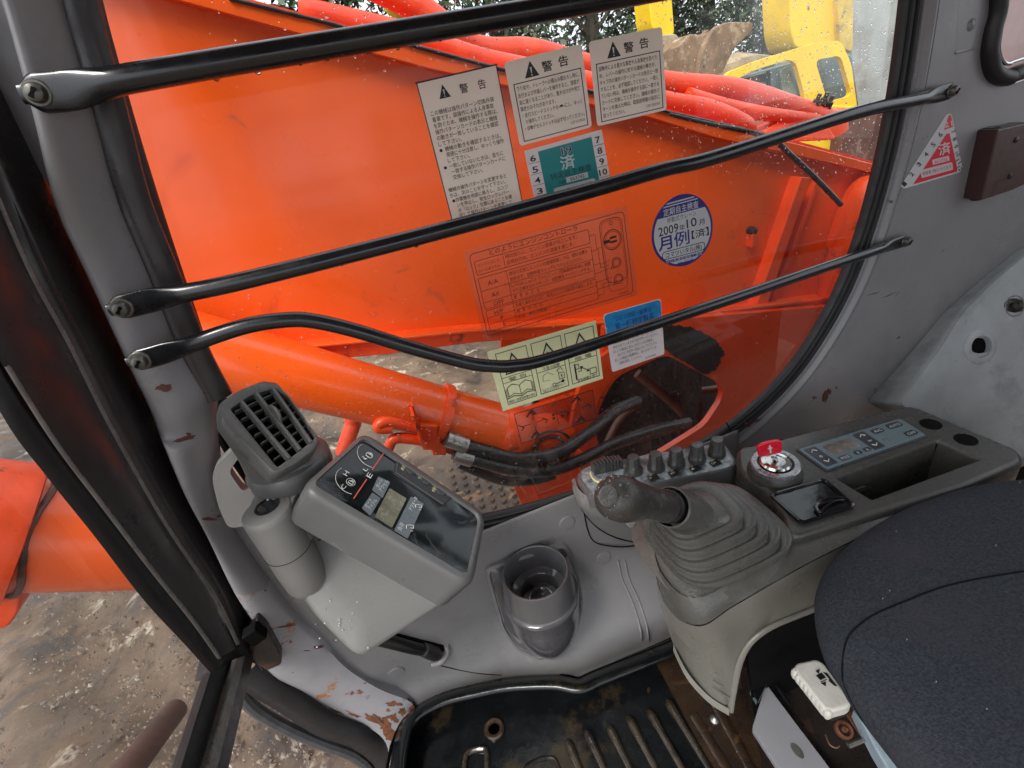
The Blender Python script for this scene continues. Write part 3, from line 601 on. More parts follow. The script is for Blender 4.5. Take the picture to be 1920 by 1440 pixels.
# front pillar: stations of its left and right edges, flowing into the sill plate
st = [((-70, -200), (95, -200), .63, .67), ((-40, -90), (112, -100), .63, .67), ((2, 0), (132, 0), .63, .67), ((58, 200), (184, 190), .63, .67), ((105, 389), (232, 370), .635, .67), ((165, 520), (285, 500), .64, .67), ((235, 672), (345, 650), .64, .67), ((280, 765), (395, 740), .645, .668), ((298, 812), (402, 800), .645, .668), ((308, 838), (402, 850), .632, .66), ((345, 925), (412, 935), .632, .66), ((385, 1000), (432, 1000), .635, .66), ((438, 1109), (503, 1100), .64, .66), ((487, 1190), (556, 1165), .645, .66), ((500, 1255), (605, 1208), .65, .66), ((544, 1296), (652, 1255), .66, .66), ((611, 1337), (713, 1293), .665, .66), ((675, 1357), (772, 1318), .66, .66), ((719, 1386), (775, 1350), .645, .655), ((731, 1430), (768, 1380), .63, .64), ((733, 1500), (768, 1470), .60, .61)]
rowsL = cr([P(*s_[0], y=s_[2]) for s_ in st], 5); rowsR = cr([P(*s_[1], y=s_[3]) for s_ in st], 5)
rings = []
M_ = len(rowsL)
for i, (a, b) in enumerate(zip(rowsL, rowsR)):
    wd = (b - a).length; u = i / M_
    bul = wd * (.30 if u < .55 else max(.03, .30 - (u - .55) * 1.1)) ; ring = [a + V(-.01, .08, 0), a + V(-.002, .02, 0)]
    for k in range(13):
        s_ = k / 12; prof = math.sin(math.pi * min(1, s_ * 1.25)) if s_ < .8 else 0
        prof = math.sin(math.pi * s_) ** .6 * (1 - .45 * s_)
        ring.append(a.lerp(b, s_) + V(0, -bul * prof, 0))
    ring += [b + V(.002, .03, 0)]
    rings.append(ring)
cut = int(M_ * .60)
MB().rings(rings[:cut + 1], False, False).make('front_pillar', CABCHIP, cab, smooth=60)
MB().rings(rings[cut:], False, False).make('sill_plate', SILL, cab, smooth=60)
_pr = [p for r_ in rings for p in r_]; _pn = len(rings[0])
from mathutils.bvhtree import BVHTree
PB = BVHTree.FromPolygons(_pr, [(i * _pn + k, i * _pn + k + 1, (i + 1) * _pn + k + 1, (i + 1) * _pn + k) for i in range(len(rings) - 1) for k in range(_pn - 1)])
CHIP = mat('chip_primer', (.10, .032, .024), .6, var=.3, vs=60, bump=.3, bs=300); CHIPR = mat('chip_rust', (.13, .048, .018), .85, var=.5, vs=50, bump=.5, bs=200, patches=[((.07, .025, .012), 60, .55, .08, .9)])
def chip(cx_, cy_, rx, ry, ang, seed, m=CHIP, wall=False, n=26, rough=.6):
    pts = []
    for k in range(n):
        q = 2 * math.pi * k / n; f_ = 1 + rough * noise.noise(Vector((math.cos(q) * 1.6 + seed, math.sin(q) * 1.6, seed))) + rough * .6 * noise.noise(Vector((math.cos(q) * 5 + seed, math.sin(q) * 5, 3)))
        a_, b_ = rx * f_ * math.cos(q), ry * f_ * math.sin(q); pts.append((cx_ + a_ * math.cos(ang) - b_ * math.sin(ang), cy_ + a_ * math.sin(ang) + b_ * math.cos(ang)))
    def h(px, py):
        if wall: return P(px, py, y=YS - .0018)
        d = ray(px, py).normalized(); r_ = PB.ray_cast(Vector((0, 0, 0)), d)
        return r_[0] - d * .0006 if r_[0] is not None else None
    v = [h(cx_, cy_)] + [h(*p) for p in pts]
    if any(p is None for p in v): return
    MB().add(v, [(0, 1 + k, 1 + (k + 1) % n) for k in range(n)]).make('paint_chip', m, cab, smooth=0)
for k, c_ in enumerate([(310, 727, 17, 6, -.1), (343, 824, 20, 4, -.25), (354, 815, 5, 3, .6), (392, 973, 14, 2.5, 0), (410, 968, 4, 2, 0), (545, 1172, 20, 2.6, -.2), (508, 1180, 7, 1.2, -.15), (597, 1213, 11, 3.4, -.2), (575, 1220, 6, 1, 0), (500, 1060, 2, 2, 0), (497, 1107, 2, 2, 0), (250, 560, 3, 2, 0)]):
    chip(*c_[:4], c_[4], k * 1.7)
for k, c_ in enumerate([(742, 1320, 14, 5, .1), (766, 1312, 8, 3, 0), (738, 1344, 9, 8, .5), (754, 1336, 6, 7, 0), (722, 1362, 26, 9, .9), (700, 1350, 14, 4, .5), (742, 1385, 13, 14, 1.2), (664, 1340, 14, 2.5, .4), (630, 1333, 14, 2, .45), (590, 1316, 16, 2, .5), (560, 1302, 12, 2, .5), (505, 1268, 7, 3, .9), (727, 1332, 3, 3, 0), (735, 1408, 8, 12, 0)]):
    chip(*c_[:4], c_[4], k * 2.3 + 9, CHIPR, rough=.95, n=34)
for k, c_ in enumerate([(1548, 744, 5, 12, .35), (1527, 746, 4, 3, 0), (1556, 735, 3, 5, .3), (1412, 790, 14, 4, -.35), (1402, 796, 6, 5, 0), (1568, 727, 2, 2, 0), (1675, 715, 1.6, 1.6, 0), (1662, 752, 5, 1.4, -.4), (1664, 760, 4, 1.4, -.4), (1685, 633, 4, 1.6, -.5), (1640, 550, 12, .8, -.3), (1668, 553, 14, .9, -.4), (1672, 378, 2, 2.5, 0)]):
    chip(*c_[:4], c_[4], k * 1.3 + 30, wall=True)
# dark rubber run between pillar and side window
rr = cr(PP([(118, -180), (140, 0), (196, 195), (246, 375), (300, 505), (360, 655), (408, 745)], y=.672), 6)
MB().tube(rr, [(.012, .019)] * len(rr), 14, flat=V(0, -1, 0)).make('pillar_seal', FRAMEB, cab)
# scuffs standing where the pillar steps
for (px, py, y, s) in ((340, 822, .625, .010), (310, 727, .62, .006)):
    pass

# ------------------------------------------------------------------ windscreen, upper sash
wsn = Vector((-.993, 0, .117)).normalized(); WS = (P(430, 1240, x=-.365), wsn)
ws = thing('windscreen_sash', 'dark upper windscreen frame left of the pillar, with rail across the bottom', 'window frame', P(430, 1240, pl=WS))
def wsband(name, L, Rr, off, m, thick=.02, **k):
    pl = (WS[0] + wsn * -off, wsn); a = cr(PP(L, pl=pl), 6); b = cr(PP(Rr, pl=pl), 6)
    g = [[p, p.lerp(q, .12) + (-wsn) * thick * .5, p.lerp(q, .5) + (-wsn) * thick * .62, p.lerp(q, .88) + (-wsn) * thick * .5, q] for p, q in zip(a, b)]
    return MB().rings(g, False, False).make(name, m, ws, smooth=60, **k)
wsband('outer_rubber', [(-140, 480), (0, 772), (92, 899), (179, 1008), (271, 1127), (346, 1208), (395, 1262)], [(-110, 420), (12, 690), (105, 835), (196, 955), (290, 1078), (362, 1168), (412, 1236)], .0, BLACKR, .016)
wsband('frame_web', [(-125, 415), (-2, 672), (95, 822), (190, 945), (286, 1070), (360, 1162), (410, 1232)], [(-60, 240), (50, 500), (130, 650), (205, 800), (310, 985), (400, 1120), (446, 1212)], .012, FRAMEB, .012)
wsband('inner_frame', [(-62, 235), (48, 496), (128, 646), (203, 796), (308, 981), (398, 1116), (440, 1236)], [(-40, 215), (66, 480), (146, 638), (222, 790), (322, 972), (412, 1108), (486, 1262)], -.010, FRAMEB, .02)
wsband('edge_highlight', [(-64, 238), (47, 498), (127, 648), (202, 798), (307, 983), (397, 1118), (443, 1210)], [(-60, 236), (51, 496), (131, 646), (206, 796), (311, 981), (403, 1116), (449, 1208)], .020, mat('highlight_strip', (.16, .15, .14), .3, var=.3, vs=40), .004)  # pale strip paints the highlight along the sash's metal edge
wsband('highlight_line', [(8, 688), (101, 834), (192, 954), (286, 1077), (358, 1166), (408, 1236)], [(14, 686), (107, 832), (198, 952), (292, 1075), (364, 1164), (414, 1234)], .020, MC['highlight_strip'], .004)  # second painted highlight line, between rubber and web
slab('corner_block', PP([(404, 1228), (452, 1200), (470, 1236), (430, 1262), (396, 1268)], pl=(WS[0] + wsn * .004, wsn)), .02, FRAMEB, ws)
wsband('pillar_channel', [(-45, 190), (62, 470), (142, 628), (218, 780), (318, 962), (408, 1098), (468, 1222)], [(60, 60), (160, 420), (235, 590), (300, 750), (400, 975), (475, 1110), (515, 1262)], .0, FRAMEB, .006)
# upper part: wide dark frame left of the pillar
wsband('frame_top', [(-340, -240), (-240, 40), (-130, 420)], [(60, -240), (40, 40), (60, 480)], -.02, FRAMEB, .006)
# bottom rail of the sash running across the cab
def rail(name, p0, p1, wd, m, off, th=.008):
    pl = (WS[0] + wsn * -off, wsn)
    a0, b0, a1, b1 = P(p0[0], p0[1], pl=pl), P(p0[0] + wd[0], p0[1] + wd[1], pl=pl), P(p1[0], p1[1], pl=pl), P(p1[0] + wd[2], p1[1] + wd[3], pl=pl)
    return MB().prism([a0, b0, b1, a1], wsn * th).make(name, m, ws, bevel=.0015)
rail('rail_outer', (396, 1262), (322, 1500), (34, -22, 34, 0), BLACKR, .0, .012)
rail('rail_groove', (428, 1243), (354, 1500), (18, -8, 22, 0), FRAMEB, -.004)
rail('rail_metal', (445, 1234), (371, 1500), (16, -6, 22, 0), mat('scuffed_rail_metal', (.22, .215, .19), .35, metal=.5, var=.3, vs=60, patches=[((.09, .05, .02), 30, .6, .1, .6)]), .010)
rail('rail_inner', (459, 1226), (390, 1500), (16, 12, 26, 0), FRAMEB, .004)
g2 = glass('windscreen_glass', (.93, .93, .92), .12, dirt=.004)
pl2 = (WS[0] + wsn * .004, wsn)
slab('windscreen_glass', PP([(-300, 200), (20, 700), (190, 975), (400, 1245), (410, 1262), (330, 1520), (-300, 1520)], pl=pl2), .004, g2, ws, smooth=0)
# catch block beside the pillar foot
lb = thing('sash_catch', 'oily black catch block in the gap between sash corner and grey sill', 'catch', P(505, 1225, y=.62))
MB().prism(roundpoly(PP([(482, 1160), (500, 1180), (528, 1232), (528, 1246), (500, 1258), (470, 1236), (462, 1190)], y=.625), .006), V(0, .03, 0)).make('catch_plate', OILY, lb, bevel=.003)
MB().box(P(478, 1188, y=.615), V(.012, 0, .004), V(0, .01, 0), V(-.004, 0, .014)).make('catch_pin', DARK, lb, bevel=.003)
# lower windscreen rubber, curving under the sill
lw = thing('lower_gasket', 'black rubber edge of the lower windscreen below the sill', 'gasket', P(600, 1370, y=.63))
ca = cr(PP([(455, 1258), (500, 1290), (545, 1318), (612, 1362), (672, 1384), (712, 1412), (735, 1450), (740, 1520)], y=.648), 6)
rg = []
for i, p in enumerate(ca):
    t_ = (ca[min(i + 1, len(ca) - 1)] - ca[max(i - 1, 0)]).normalized(); s_ = t_.cross(V(0, 1, 0)).normalized()
    rg.append([p - s_ * .030 + V(0, .012, 0), p - s_ * .024 + V(0, -.004, 0), p + V(0, -.008, 0), p + s_ * .022 + V(0, -.004, 0), p + s_ * .026 + V(0, .006, 0)])
MB().rings(rg, False, False).make('rubber_strip', BLACKR, lw, smooth=60)
cb_ = cr(PP([(440, 1282), (470, 1322), (525, 1358), (600, 1392), (655, 1412), (690, 1440), (705, 1480), (708, 1540)], y=.655), 6)
MB().tube(cb_, .012, 10).make('rubber_lip', mat('aged_rubber', (.06, .062, .065), .35, var=.4, vs=20, patches=[((.16, .17, .17), 20, .6, .1, .5)]), lw)

# ================================================================== LOWER TRIM PANEL
tp = thing('side_trim', 'grey moulded plastic trim under the side window', 'trim panel', (.1, .64, -1.085))
xs_ = [-.40, -.36, -.31, -.26, -.21, -.15, -.08, 0, .08, .16, .24, .32, .40, .5, .615, .622]
def lerpk(tab, x):
    for (x0, v0), (x1, v1) in zip(tab, tab[1:]):
        if x <= x1:
            k = max(0, (x - x0) / (x1 - x0)); return v0 + (v1 - v0) * (k * k * (3 - 2 * k))
    return tab[-1][1]
cols = []
for x in xs_:
    zt = lerpk([(-.4, -.40), (-.30, -.42), (-.12, -.690), (.9, -.690)], x)
    yb = lerpk([(-.4, .672), (-.22, .668), (-.03, .645), (.156, .588), (.4, .580), (.9, .58)], x)
    dz = -.93 if x > 0 else -.93
    cols.append([V(x, .6865, zt + .004), V(x, .682, zt), V(x, .678, zt - .05), V(x, .674, (zt + dz) / 2), V(x, .670, dz + .03), V(x, .66 * .5 + yb * .5 + .012, dz - .035), V(x, yb + .012, -1.015), V(x, yb, -1.06), V(x, yb - .002, -1.10)])
rows_ = [cr([c[i] for c in cols], 4) for i in range(9)]
cols2 = [cr([rows_[i][j] for i in range(9)], 4) for j in range(len(rows_[0]))]
trim = MB().rings(cols2, False, False).make('trim_sheet', TRIM, tp, smooth=60)
from mathutils.bvhtree import BVHTree
_off = rootloc(tp); _me = trim.data
TB = BVHTree.FromPolygons([v.co + _off for v in _me.vertices], [tuple(p.vertices) for p in _me.polygons])
def T(px, py, lift=0):
    d = ray(px, py).normalized(); h = TB.ray_cast(Vector((0, 0, 0)), d)
    if h[0] is None: return P(px, py, y=.65)
    n = h[1]; n = -n if n.dot(d) > 0 else n
    return h[0] + n * lift
def TN(px, py):
    d = ray(px, py).normalized(); h = TB.ray_cast(Vector((0, 0, 0)), d); n = h[1]
    return -n if n.dot(d) > 0 else n
for px, py in ((1063, 980), (1132, 1045), (743, 1260)):
    MB().lathe(T(px, py), TN(px, py), [(.0165, -.004), (.0165, .0012), (.0155, .0022), (.001, .0026)], 28).make('clip_cap', TRIM, tp)
for dx in (0, 13):
    g = cr([T(a + dx, b, .0006) for a, b in ((1158, 1050), (1166, 1085), (1184, 1125), (1197, 1165), (1203, 1200), (1206, 1232))], 6)
    MB().tube(g, .0022, 8).make('pressed_rib', TRIM, tp)
g = cr([T(a, b, .0) for a, b in ((826, 1248), (860, 1256), (900, 1263), (940, 1266))], 6); MB().tube(g, .0012, 6).make('panel_joint', DARK, tp)
# raised corner strip right of the window foot, with its joint
g = [P(a, b, y=YS - .001) for a, b in ((1362, 792), (1372, 812), (1370, 850))]
MB().tube(g, .0012, 6).make('panel_joint', DARK, tp)
# slot with dark bar under the monitor housing
slb = thing('black_strut', 'black strut in a slot of the trim below the monitor housing', 'strut', T(780, 1200))
sv = [T(700, 1196, .004), T(740, 1186, .006), T(834, 1210, .006), T(828, 1226, .005), T(818, 1232, .004), T(700, 1205, .004)]
MB().prism(sv, V(0, .006, 0)).make('slot', DARK, slb, smooth=0)
MB().tube([T(690, 1178, .018), T(770, 1200, .018), T(805, 1212, .012)], [.013, .012, .011], 12).make('rod', GLOSSB, slb)
MB().tube([T(792, 1204, .018), T(812, 1215, .012), T(820, 1222, .006)], [.013, .015, .012], 12).make('rod_end', FRAMEB, slb)
MB().tube(cr([T(836, 1208, .003), T(838, 1222, .004), T(826, 1238, .004), T(808, 1244, .003)], 5), .005, 8).make('slot_lip', HOUSING, slb)
# pale loop behind the air vent
sheet('grab_loop', roundpoly(PP([(462, 812), (403, 872), (400, 895), (412, 945), (430, 985), (560, 960), (560, 830)], y=.640), .012), [roundpoly(PP([(462, 836), (430, 878), (455, 914), (476, 914), (530, 900), (530, 850)], y=.640), .010)], 0, HOUSING, tp, solid=.016)

# ------------------------------------------------------------------ cup holder
ch = thing('cup_holder', 'round dark grey cup holder moulded onto the trim', 'cup holder', T(1010, 1225))
def onTrim_patch(outline, lift, rings_, name, m, rim=0):
    n_ = len(outline); cx_ = sum(a for a, b in outline) / n_; cy_ = sum(b for a, b in outline) / n_
    rg_ = []
    for k, l in rings_: rg_.append([T(cx_ + (a - cx_) * k, cy_ + (b - cy_) * k, lift + l) for a, b in outline])
    return MB().rings(rg_, True).make(name, m, ch, smooth=60)
def o2(pts, r=14, n=5): return [(p.x, p.y) for p in roundpoly([Vector((a, b, 0)) for a, b in pts], r, n)]
plo = o2([(912, 1064), (985, 1040), (1057, 1019), (1078, 1070), (1088, 1130), (1078, 1180), (1050, 1216), (1010, 1230), (972, 1212), (942, 1170), (925, 1110)])
onTrim_patch(plo, .004, [(1.06, -.006), (1.045, .004), (1.0, .006), (.98, .001)], 'surround', TRIM)
onTrim_patch(plo, .006, [(.985, -.003), (.96, .001), (.7, .002), (.35, .002), (.02, .002)], 'back_plate', CUPG)
cc_ = P(1003, 1071, z=-.76); zz = V(0, .02, 1)
s = .0615
bot = P(1012, 1225, z=-1.02)
MB().lathe(cc_, V(0, 0, 1), [(s * 1.14, -.108), (s * 1.22, -.070), (s * 1.235, -.066), (s * 1.22, -.062), (s * 1.15, -.060), (s * 1.13, -.056), (s * 1.03, -.002), (s, .001), (s * .96, .001), (s * .93, -.002), (s * .83, -.05), (s * .66, -.056), (s * .62, -.058), (s * .60, -.085), (s * .05, -.086)], 56).make('cup', CUPG, ch, smooth=50)
low = []
for k in range(8):
    u = k / 7; c = cc_ + V(.002 * u, .012 * u, -.105 - .15 * u); r_ = s * 1.15 * (1 - .55 * u * u)
    low.append([c + V(math.cos(q) * r_, math.sin(q) * r_, 0) for q in [2 * math.pi * j / 40 for j in range(40)]])
MB().rings(low, True).make('lower_body', CUPG, ch, smooth=60)
MB().lathe(cc_ + V(0, 0, -.079), V(0, 0, 1), [(s * .38, 0), (s * .38, .004), (s * .34, .004), (s * .34, 0)], 30, False).make('drain_ring', CHROME, ch)
# ================================================================== FLOOR
ZF = -1.085
fm = thing('floor_mat', 'wet black ribbed floor mat with raised rim', 'floor mat', P(1050, 1400, z=ZF))
fo = PP([(742, 1560), (752, 1400), (790, 1342), (860, 1305), (940, 1295), (1040, 1290), (1105, 1290), (1265, 1222), (1420, 1180), (1560, 1560)], z=ZF)
MB().prism(fo, V(0, 0, -.01)).make('mat_sheet', WETBLACK, fm, smooth=0)
rp = cr(PP([(742, 1540), (750, 1420), (772, 1352), (828, 1316), (900, 1297), (960, 1286), (1040, 1283), (1082, 1290), (1100, 1286), (1120, 1276), (1190, 1248), (1280, 1212), (1420, 1150)], z=ZF + .03), 6)
rim = strip_sweep(rp, [(-.022, .02), (-.020, .026), (-.012, .027), (.0, .022), (.008, .010), (.018, .001), (.026, -.028)], V(0, 0, 1), -1)
for k_ in range(len(rim)): pass
MB().rings(rim, False, False).make('rim', WETBLACK, fm, smooth=70)
rim2 = strip_sweep(rp, [(.030, -.0275), (.034, -.022), (.038, -.0275)], V(0, 0, 1), -1)
MB().rings(rim2, False, False).make('rim_bead', WETBLACK, fm, smooth=70)
RIBM = mat('wet_brown_rib', (.03, .022, .014), .16, var=.4, vs=40, bump=.15, coat=.5, patches=[((.01, .01, .01), 30, .5, .1, .1), ((.35, .36, .34), 22, .66, .02, .15)])
for px, py in ((1063, 1387), (1100, 1370), (1140, 1358), (1177, 1343), (1215, 1330), (1250, 1312)):
    p0 = P(px, py, z=ZF + .004); e = V(.004, -1, 0)
    MB().tube([p0 + e * q for q in (0, .006, .015, .04, .10, .2, .34)], [(.004, .003), (.008, .0085), (.009, .0095), (.007, .0075), (.007, .0068), (.007, .0066), (.007, .0066)], 14, flat=V(0, 0, 1)).make('rib', RIBM, fm)
gp = P(927, 1367, z=ZF + .002)
MB().lathe(gp, V(0, 0, 1), [(.021, -.002), (.021, .003), (.018, .006), (.0125, .005), (.0105, .001), (.0105, -.003)], 30, False).make('grommet', RUSTM, fm)
MB().lathe(gp + V(0, 0, .001), V(0, 0, 1), [(.0106, 0), (.001, 0)], 20).make('grommet_hole', DARK, fm)
MB().tube(cr(PP([(868, 1470), (872, 1425), (880, 1410), (902, 1404), (912, 1412), (912, 1470)], z=ZF + .004), 6), .0055, 10).make('moulded_loop', RIBM, fm)
MB().tube(cr(PP([(972, 1465), (985, 1440), (1010, 1424), (1036, 1422), (1046, 1436), (1052, 1470)], z=ZF + .001), 6), .004, 8).make('moulded_edge', WETBLACK, fm)
MB().lathe(P(1340, 1350, z=ZF + .002), V(0, 0, 1), [(.009, 0), (.009, .004), (.004, .009), (.001, .01)], 12).make('stud', STEEL, fm)
fr_ = thing('cab_floor', 'wet rusty steel cab floor strip between mat and seat base', 'floor', P(1340, 1380, z=ZF))
MB().prism(PP([(1226, 1236), (1268, 1200), (1420, 1150), (1700, 1050), (1900, 1560), (1400, 1560)], z=ZF + .003), V(0, 0, -.01)).make('floor_plate', RUSTM, fr_, smooth=0)
for a, b in (((1300, 1340), (1400, 1500)), ((1330, 1300), (1440, 1500))):
    p0, p1 = P(*a, z=ZF + .005), P(*b, z=ZF + .005)
    MB().tube([p0, p0.lerp(p1, .5), p1], [(.003, .009)] * 3, 10, flat=V(0, 0, 1)).make('floor_fold', RUSTM, fr_)
MB().prism(PP([(745, 1280), (742, 1700), (1900, 1700), (2300, 1100), (1400, 1000)], z=ZF - .02), V(0, 0, -.06)).make('underside', OILY, fr_, smooth=0)
# ================================================================== GUARD BARS
def guard(label, pts, r, mirror_end=True, group='black guard bars over the side window'):
    p = [(a, b, y) for a, b, y in pts]
    path = cr([P(a, b, y=y) for a, b, y in p], 8); N = len(path)
    L = [0]
    for i in range(1, N): L.append(L[-1] + (path[i] - path[i - 1]).length)
    rad = []
    for i in range(N):
        d = min(L[i], L[-1] - L[i]); k = max(0, min(1, (d - .035) / .045)); k = k * k * (3 - 2 * k)
        e = max(.25, min(1, d / .012)) if d < .012 else 1
        rad.append((.0035 + (r - .0035) * k, (r * 1.32 + (r - r * 1.32) * k) * e ** .5))
    g = thing('guard_bar', label, 'guard bar', path[N // 2], group)
    MB().tube(path, rad, 20, flat=V(0, -1, 0)).make('bar', BARS, g, smooth=60)
    for end, nx in ((0, 3), (N - 1, N - 4)):
        c = path[end] + (path[nx] - path[end]).normalized() * .014
        if c.z > .44: continue
        MB().lathe(c, V(0, -1, 0), [(.0105, .0), (.0110, .004), (.0100, .0052), (.0082, .0054), (.0080, .0085), (.0066, .0115), (.0035, .0130), (.001, .0132)], 22).make('screw', SCREWM, g)
        sl = MB(); q = c + V(0, -.0132, 0)
        sl.box(q, V(.0036, 0, .0026), V(0, .0006, 0), V(-.0007, 0, .001)); sl.box(q, V(.001, 0, -.0007) , V(0, .0007, 0), V(.0026, 0, .0036))
        sl.make('screw_slot', DARK, g, smooth=0)
    return g
guard('topmost straight black guard bar, its left screw high on the pillar', [(40, 177, .605), (120, 171, .602), (190, 157, .600), (400, 120, .598), (740, 64, .598), (1000, 21, .60), (1300, -32, .61), (1700, -105, .63), (1900, -142, .64)], .0118)
guard('middle straight black guard bar crossing below the warning stickers', [(205, 582, .605), (270, 566, .602), (335, 552, .600), (470, 523, .598), (800, 440, .60), (1100, 359, .61), (1240, 319, .615), (1340, 295, .62), (1600, 213, .645), (1710, 189, .662), (1740, 182, .668), (1792, 168, .670)], .0098)
guard('lowest black guard bar, bent downwards in the middle', [(240, 680, .605), (290, 668, .602), (350, 648, .600), (458, 612, .60), (536, 600, .60), (588, 602, .60), (666, 620, .60), (771, 652, .60), (875, 680, .60), (920, 686, .60), (960, 686, .60), (1027, 673, .605), (1193, 619, .62), (1400, 551, .64), (1517, 511, .648), (1604, 482, .655), (1640, 470, .662), (1660, 463, .668), (1705, 449, .670)], .0092)
# rain hanging under the bars
dm = bpy.data.materials.new('water_drop'); dm.use_nodes = True
b_ = dm.node_tree.nodes['Principled BSDF']; b_.inputs['Base Color'].default_value = (1, 1, 1, 1); b_.inputs['Roughness'].default_value = .03; b_.inputs['Transmission Weight'].default_value = 1; b_.inputs['IOR'].default_value = 1.33
dr_ = MB(); rnd = random.Random(3)
def drop(mb, c, r, n=6, up=V(0, 0, 1)):
    mb.lathe(c, up, [(r * .25, r), (r * .8, r * .6), (r, 0), (r * .8, -r * .6), (r * .25, -r * .95)], n)
for (a, b, y) in ((405, 146, .598), (483, 133, .598), (562, 116, .598), (612, 107, .598), (690, 95, .598), (745, 88, .598), (825, 72, .598), (905, 58, .6), (640, 494, .598), (712, 472, .598), (780, 458, .598), (892, 425, .6), (965, 404, .6), (585, 507, .598)):
    drop(dr_, P(a, b, y=y), .0030 + .001 * rnd.random(), 10)
tag(dr_.make('water_drops', dm, smooth=80), 'clear rain drops hanging under the black guard bars', 'water drops', kind='stuff')
# fine rain on the outer face of the glass, thickest at the upper right
dg = MB()
cnt = 0
while cnt < 3600:
    px, py = rnd.uniform(380, 1690), rnd.uniform(0, 960)
    dens = .05
    if px > 1180 and py < 330: dens = .95 if px > 1330 else .5
    elif px > 600 and py < 130: dens = .30
    elif py > 690 and px < 1350: dens = .38
    elif py > 560: dens = .12
    if rnd.random() > dens: continue
    p = P(px, py, y=YG + .0045)
    r = .0006 + .0011 * rnd.random() ** 3
    n = 6; v = []; q = rnd.uniform(.8, 1.6)
    ring = [p + V(r * math.cos(2 * math.pi * k / n), 0, r * q * math.sin(2 * math.pi * k / n)) for k in range(n)]
    rin = [p + V(r * .6 * math.cos(2 * math.pi * k / n), r * .5, r * q * .6 * math.sin(2 * math.pi * k / n)) for k in range(n)]
    dg.add(ring + rin + [p + V(0, r * .65, 0)], [(k, (k + 1) % n, (k + 1) % n + n, k + n) for k in range(n)] + [(k + n, (k + 1) % n + n, 2 * n) for k in range(n)])
    cnt += 1
tag(dg.make('rain_film', dm, smooth=80), 'fine rain drops spattered over the window glass', 'rain drops', kind='stuff')

# ================================================================== MONITOR
un = V(-.66, .28, .70).normalized(); rn = V(.46, .88, -.08); rn = (rn - un * rn.dot(un)).normalized(); nn = rn.cross(un).normalized()
if nn.dot(ray(750, 950)) > 0: nn = -nn
MP = (P(750, 950, y=.53), nn)
def onM(px, py, lift=0): return P(px, py, pl=(MP[0] + nn * lift, nn))
mo = thing('dashboard_monitor', 'grey framed instrument monitor with glossy dark screen', 'monitor', onM(750, 1100, -.05))
bez = [onM(*p) for p in [(683, 806), (905, 956), (913, 975), (892, 1088), (872, 1094), (578, 922), (576, 900)]]
bz = roundpoly(bez, .018, 6)
# bezel ring with rounded front edge; body goes back
front_in = roundpoly([onM(*p) for p in [(683, 822), (893, 962), (898, 975), (878, 1070), (868, 1074), (594, 912), (592, 903)]], .012, 6)
def resample(pts, n, start):
    L = [0]; m = len(pts)
    for i in range(m): L.append(L[-1] + (pts[(i + 1) % m] - pts[i]).length)
    out = []
    for k in range(n):
        d = L[-1] * k / n; i = 0
        while L[i + 1] < d: i += 1
        out.append(pts[i].lerp(pts[(i + 1) % m], (d - L[i]) / max(1e-9, L[i + 1] - L[i])))
    b = min(range(n), key=lambda i: (out[i] - start).length); return out[b:] + out[:b]
n_ = 96
o_ = resample(bz, n_, bz[0]); i_ = resample(front_in, n_, o_[0]); cenM = sum(o_, Vector()) / n_
def sc_(r, k, l): return [cenM + (p - cenM) * k + nn * l for p in r]
blk = sc_(o_, 1, -.055)
MB().rings([[p - nn * .004 for p in i_], [p + nn * .001 for p in sc_(i_, 1.015, 0)], sc_(o_, .93, .001), sc_(o_, .985, -.003), sc_(o_, 1, -.010), sc_(o_, .985, -.064), sc_(o_, .90, -.068)], False, True).make('bezel', BEZEL, mo, smooth=50)
scr = [p - nn * .0035 for p in i_]
MB().prism(scr, -nn * .03).make('screen', SCREEN, mo, smooth=0)
def msl(name, pts, lift, m, r=.002, th=.0008):
    return MB().prism(roundpoly([onM(a, b, lift) for a, b in pts], r, 3), -nn * th).make(name, m, mo, smooth=0)
# button strip, labels, display
zq = lambda a, b: (380 + a * .3229, 660 + b * .3229)
msl('button_strip', [zq(1125, 600), zq(1150, 640), zq(1450, 840), zq(1395, 890), zq(1110, 710), zq(1120, 650)], -.0025, BTN)
MB().tube([onM(*zq(a, b), -.0018) for a, b in ((1140, 610), (1132, 645), (1122, 700), (1395, 882), (1450, 835), (1150, 640), (1140, 610))], .0007, 5).make('strip_edge', BEZEL, mo)
for c in (zq(1210, 685), zq(1298, 745), zq(1384, 806)):
    MB().lathe(onM(*c, -.0026), nn, [(.0085, -.001), (.0085, .0012), (.0078, .0018), (.001, .0018)], 22).make('button', KNOBM, mo)
msl('indicator_label', [zq(1020, 722), zq(1090, 755), zq(1045, 848), zq(985, 800)], -.0022, SCRLAB)
msl('indicator_label', [zq(985, 815), zq(1035, 850), zq(975, 950), zq(925, 905)], -.0022, SCRLAB)
msl('indicator_label', [zq(1210, 838), zq(1285, 880), zq(1190, 1085), zq(1112, 1035)], -.0022, SCRLAB)
msl('display', [zq(1085, 790), zq(1185, 850), zq(1100, 1020), zq(1000, 955)], -.0022, LCD)
for a, b in ((zq(1050, 590), zq(985, 683)), (zq(952, 740), zq(878, 850))):
    MB().tube([onM(*a, -.0015), onM(*b, -.0015)], .0008, 6).make('needle', REDN, mo)
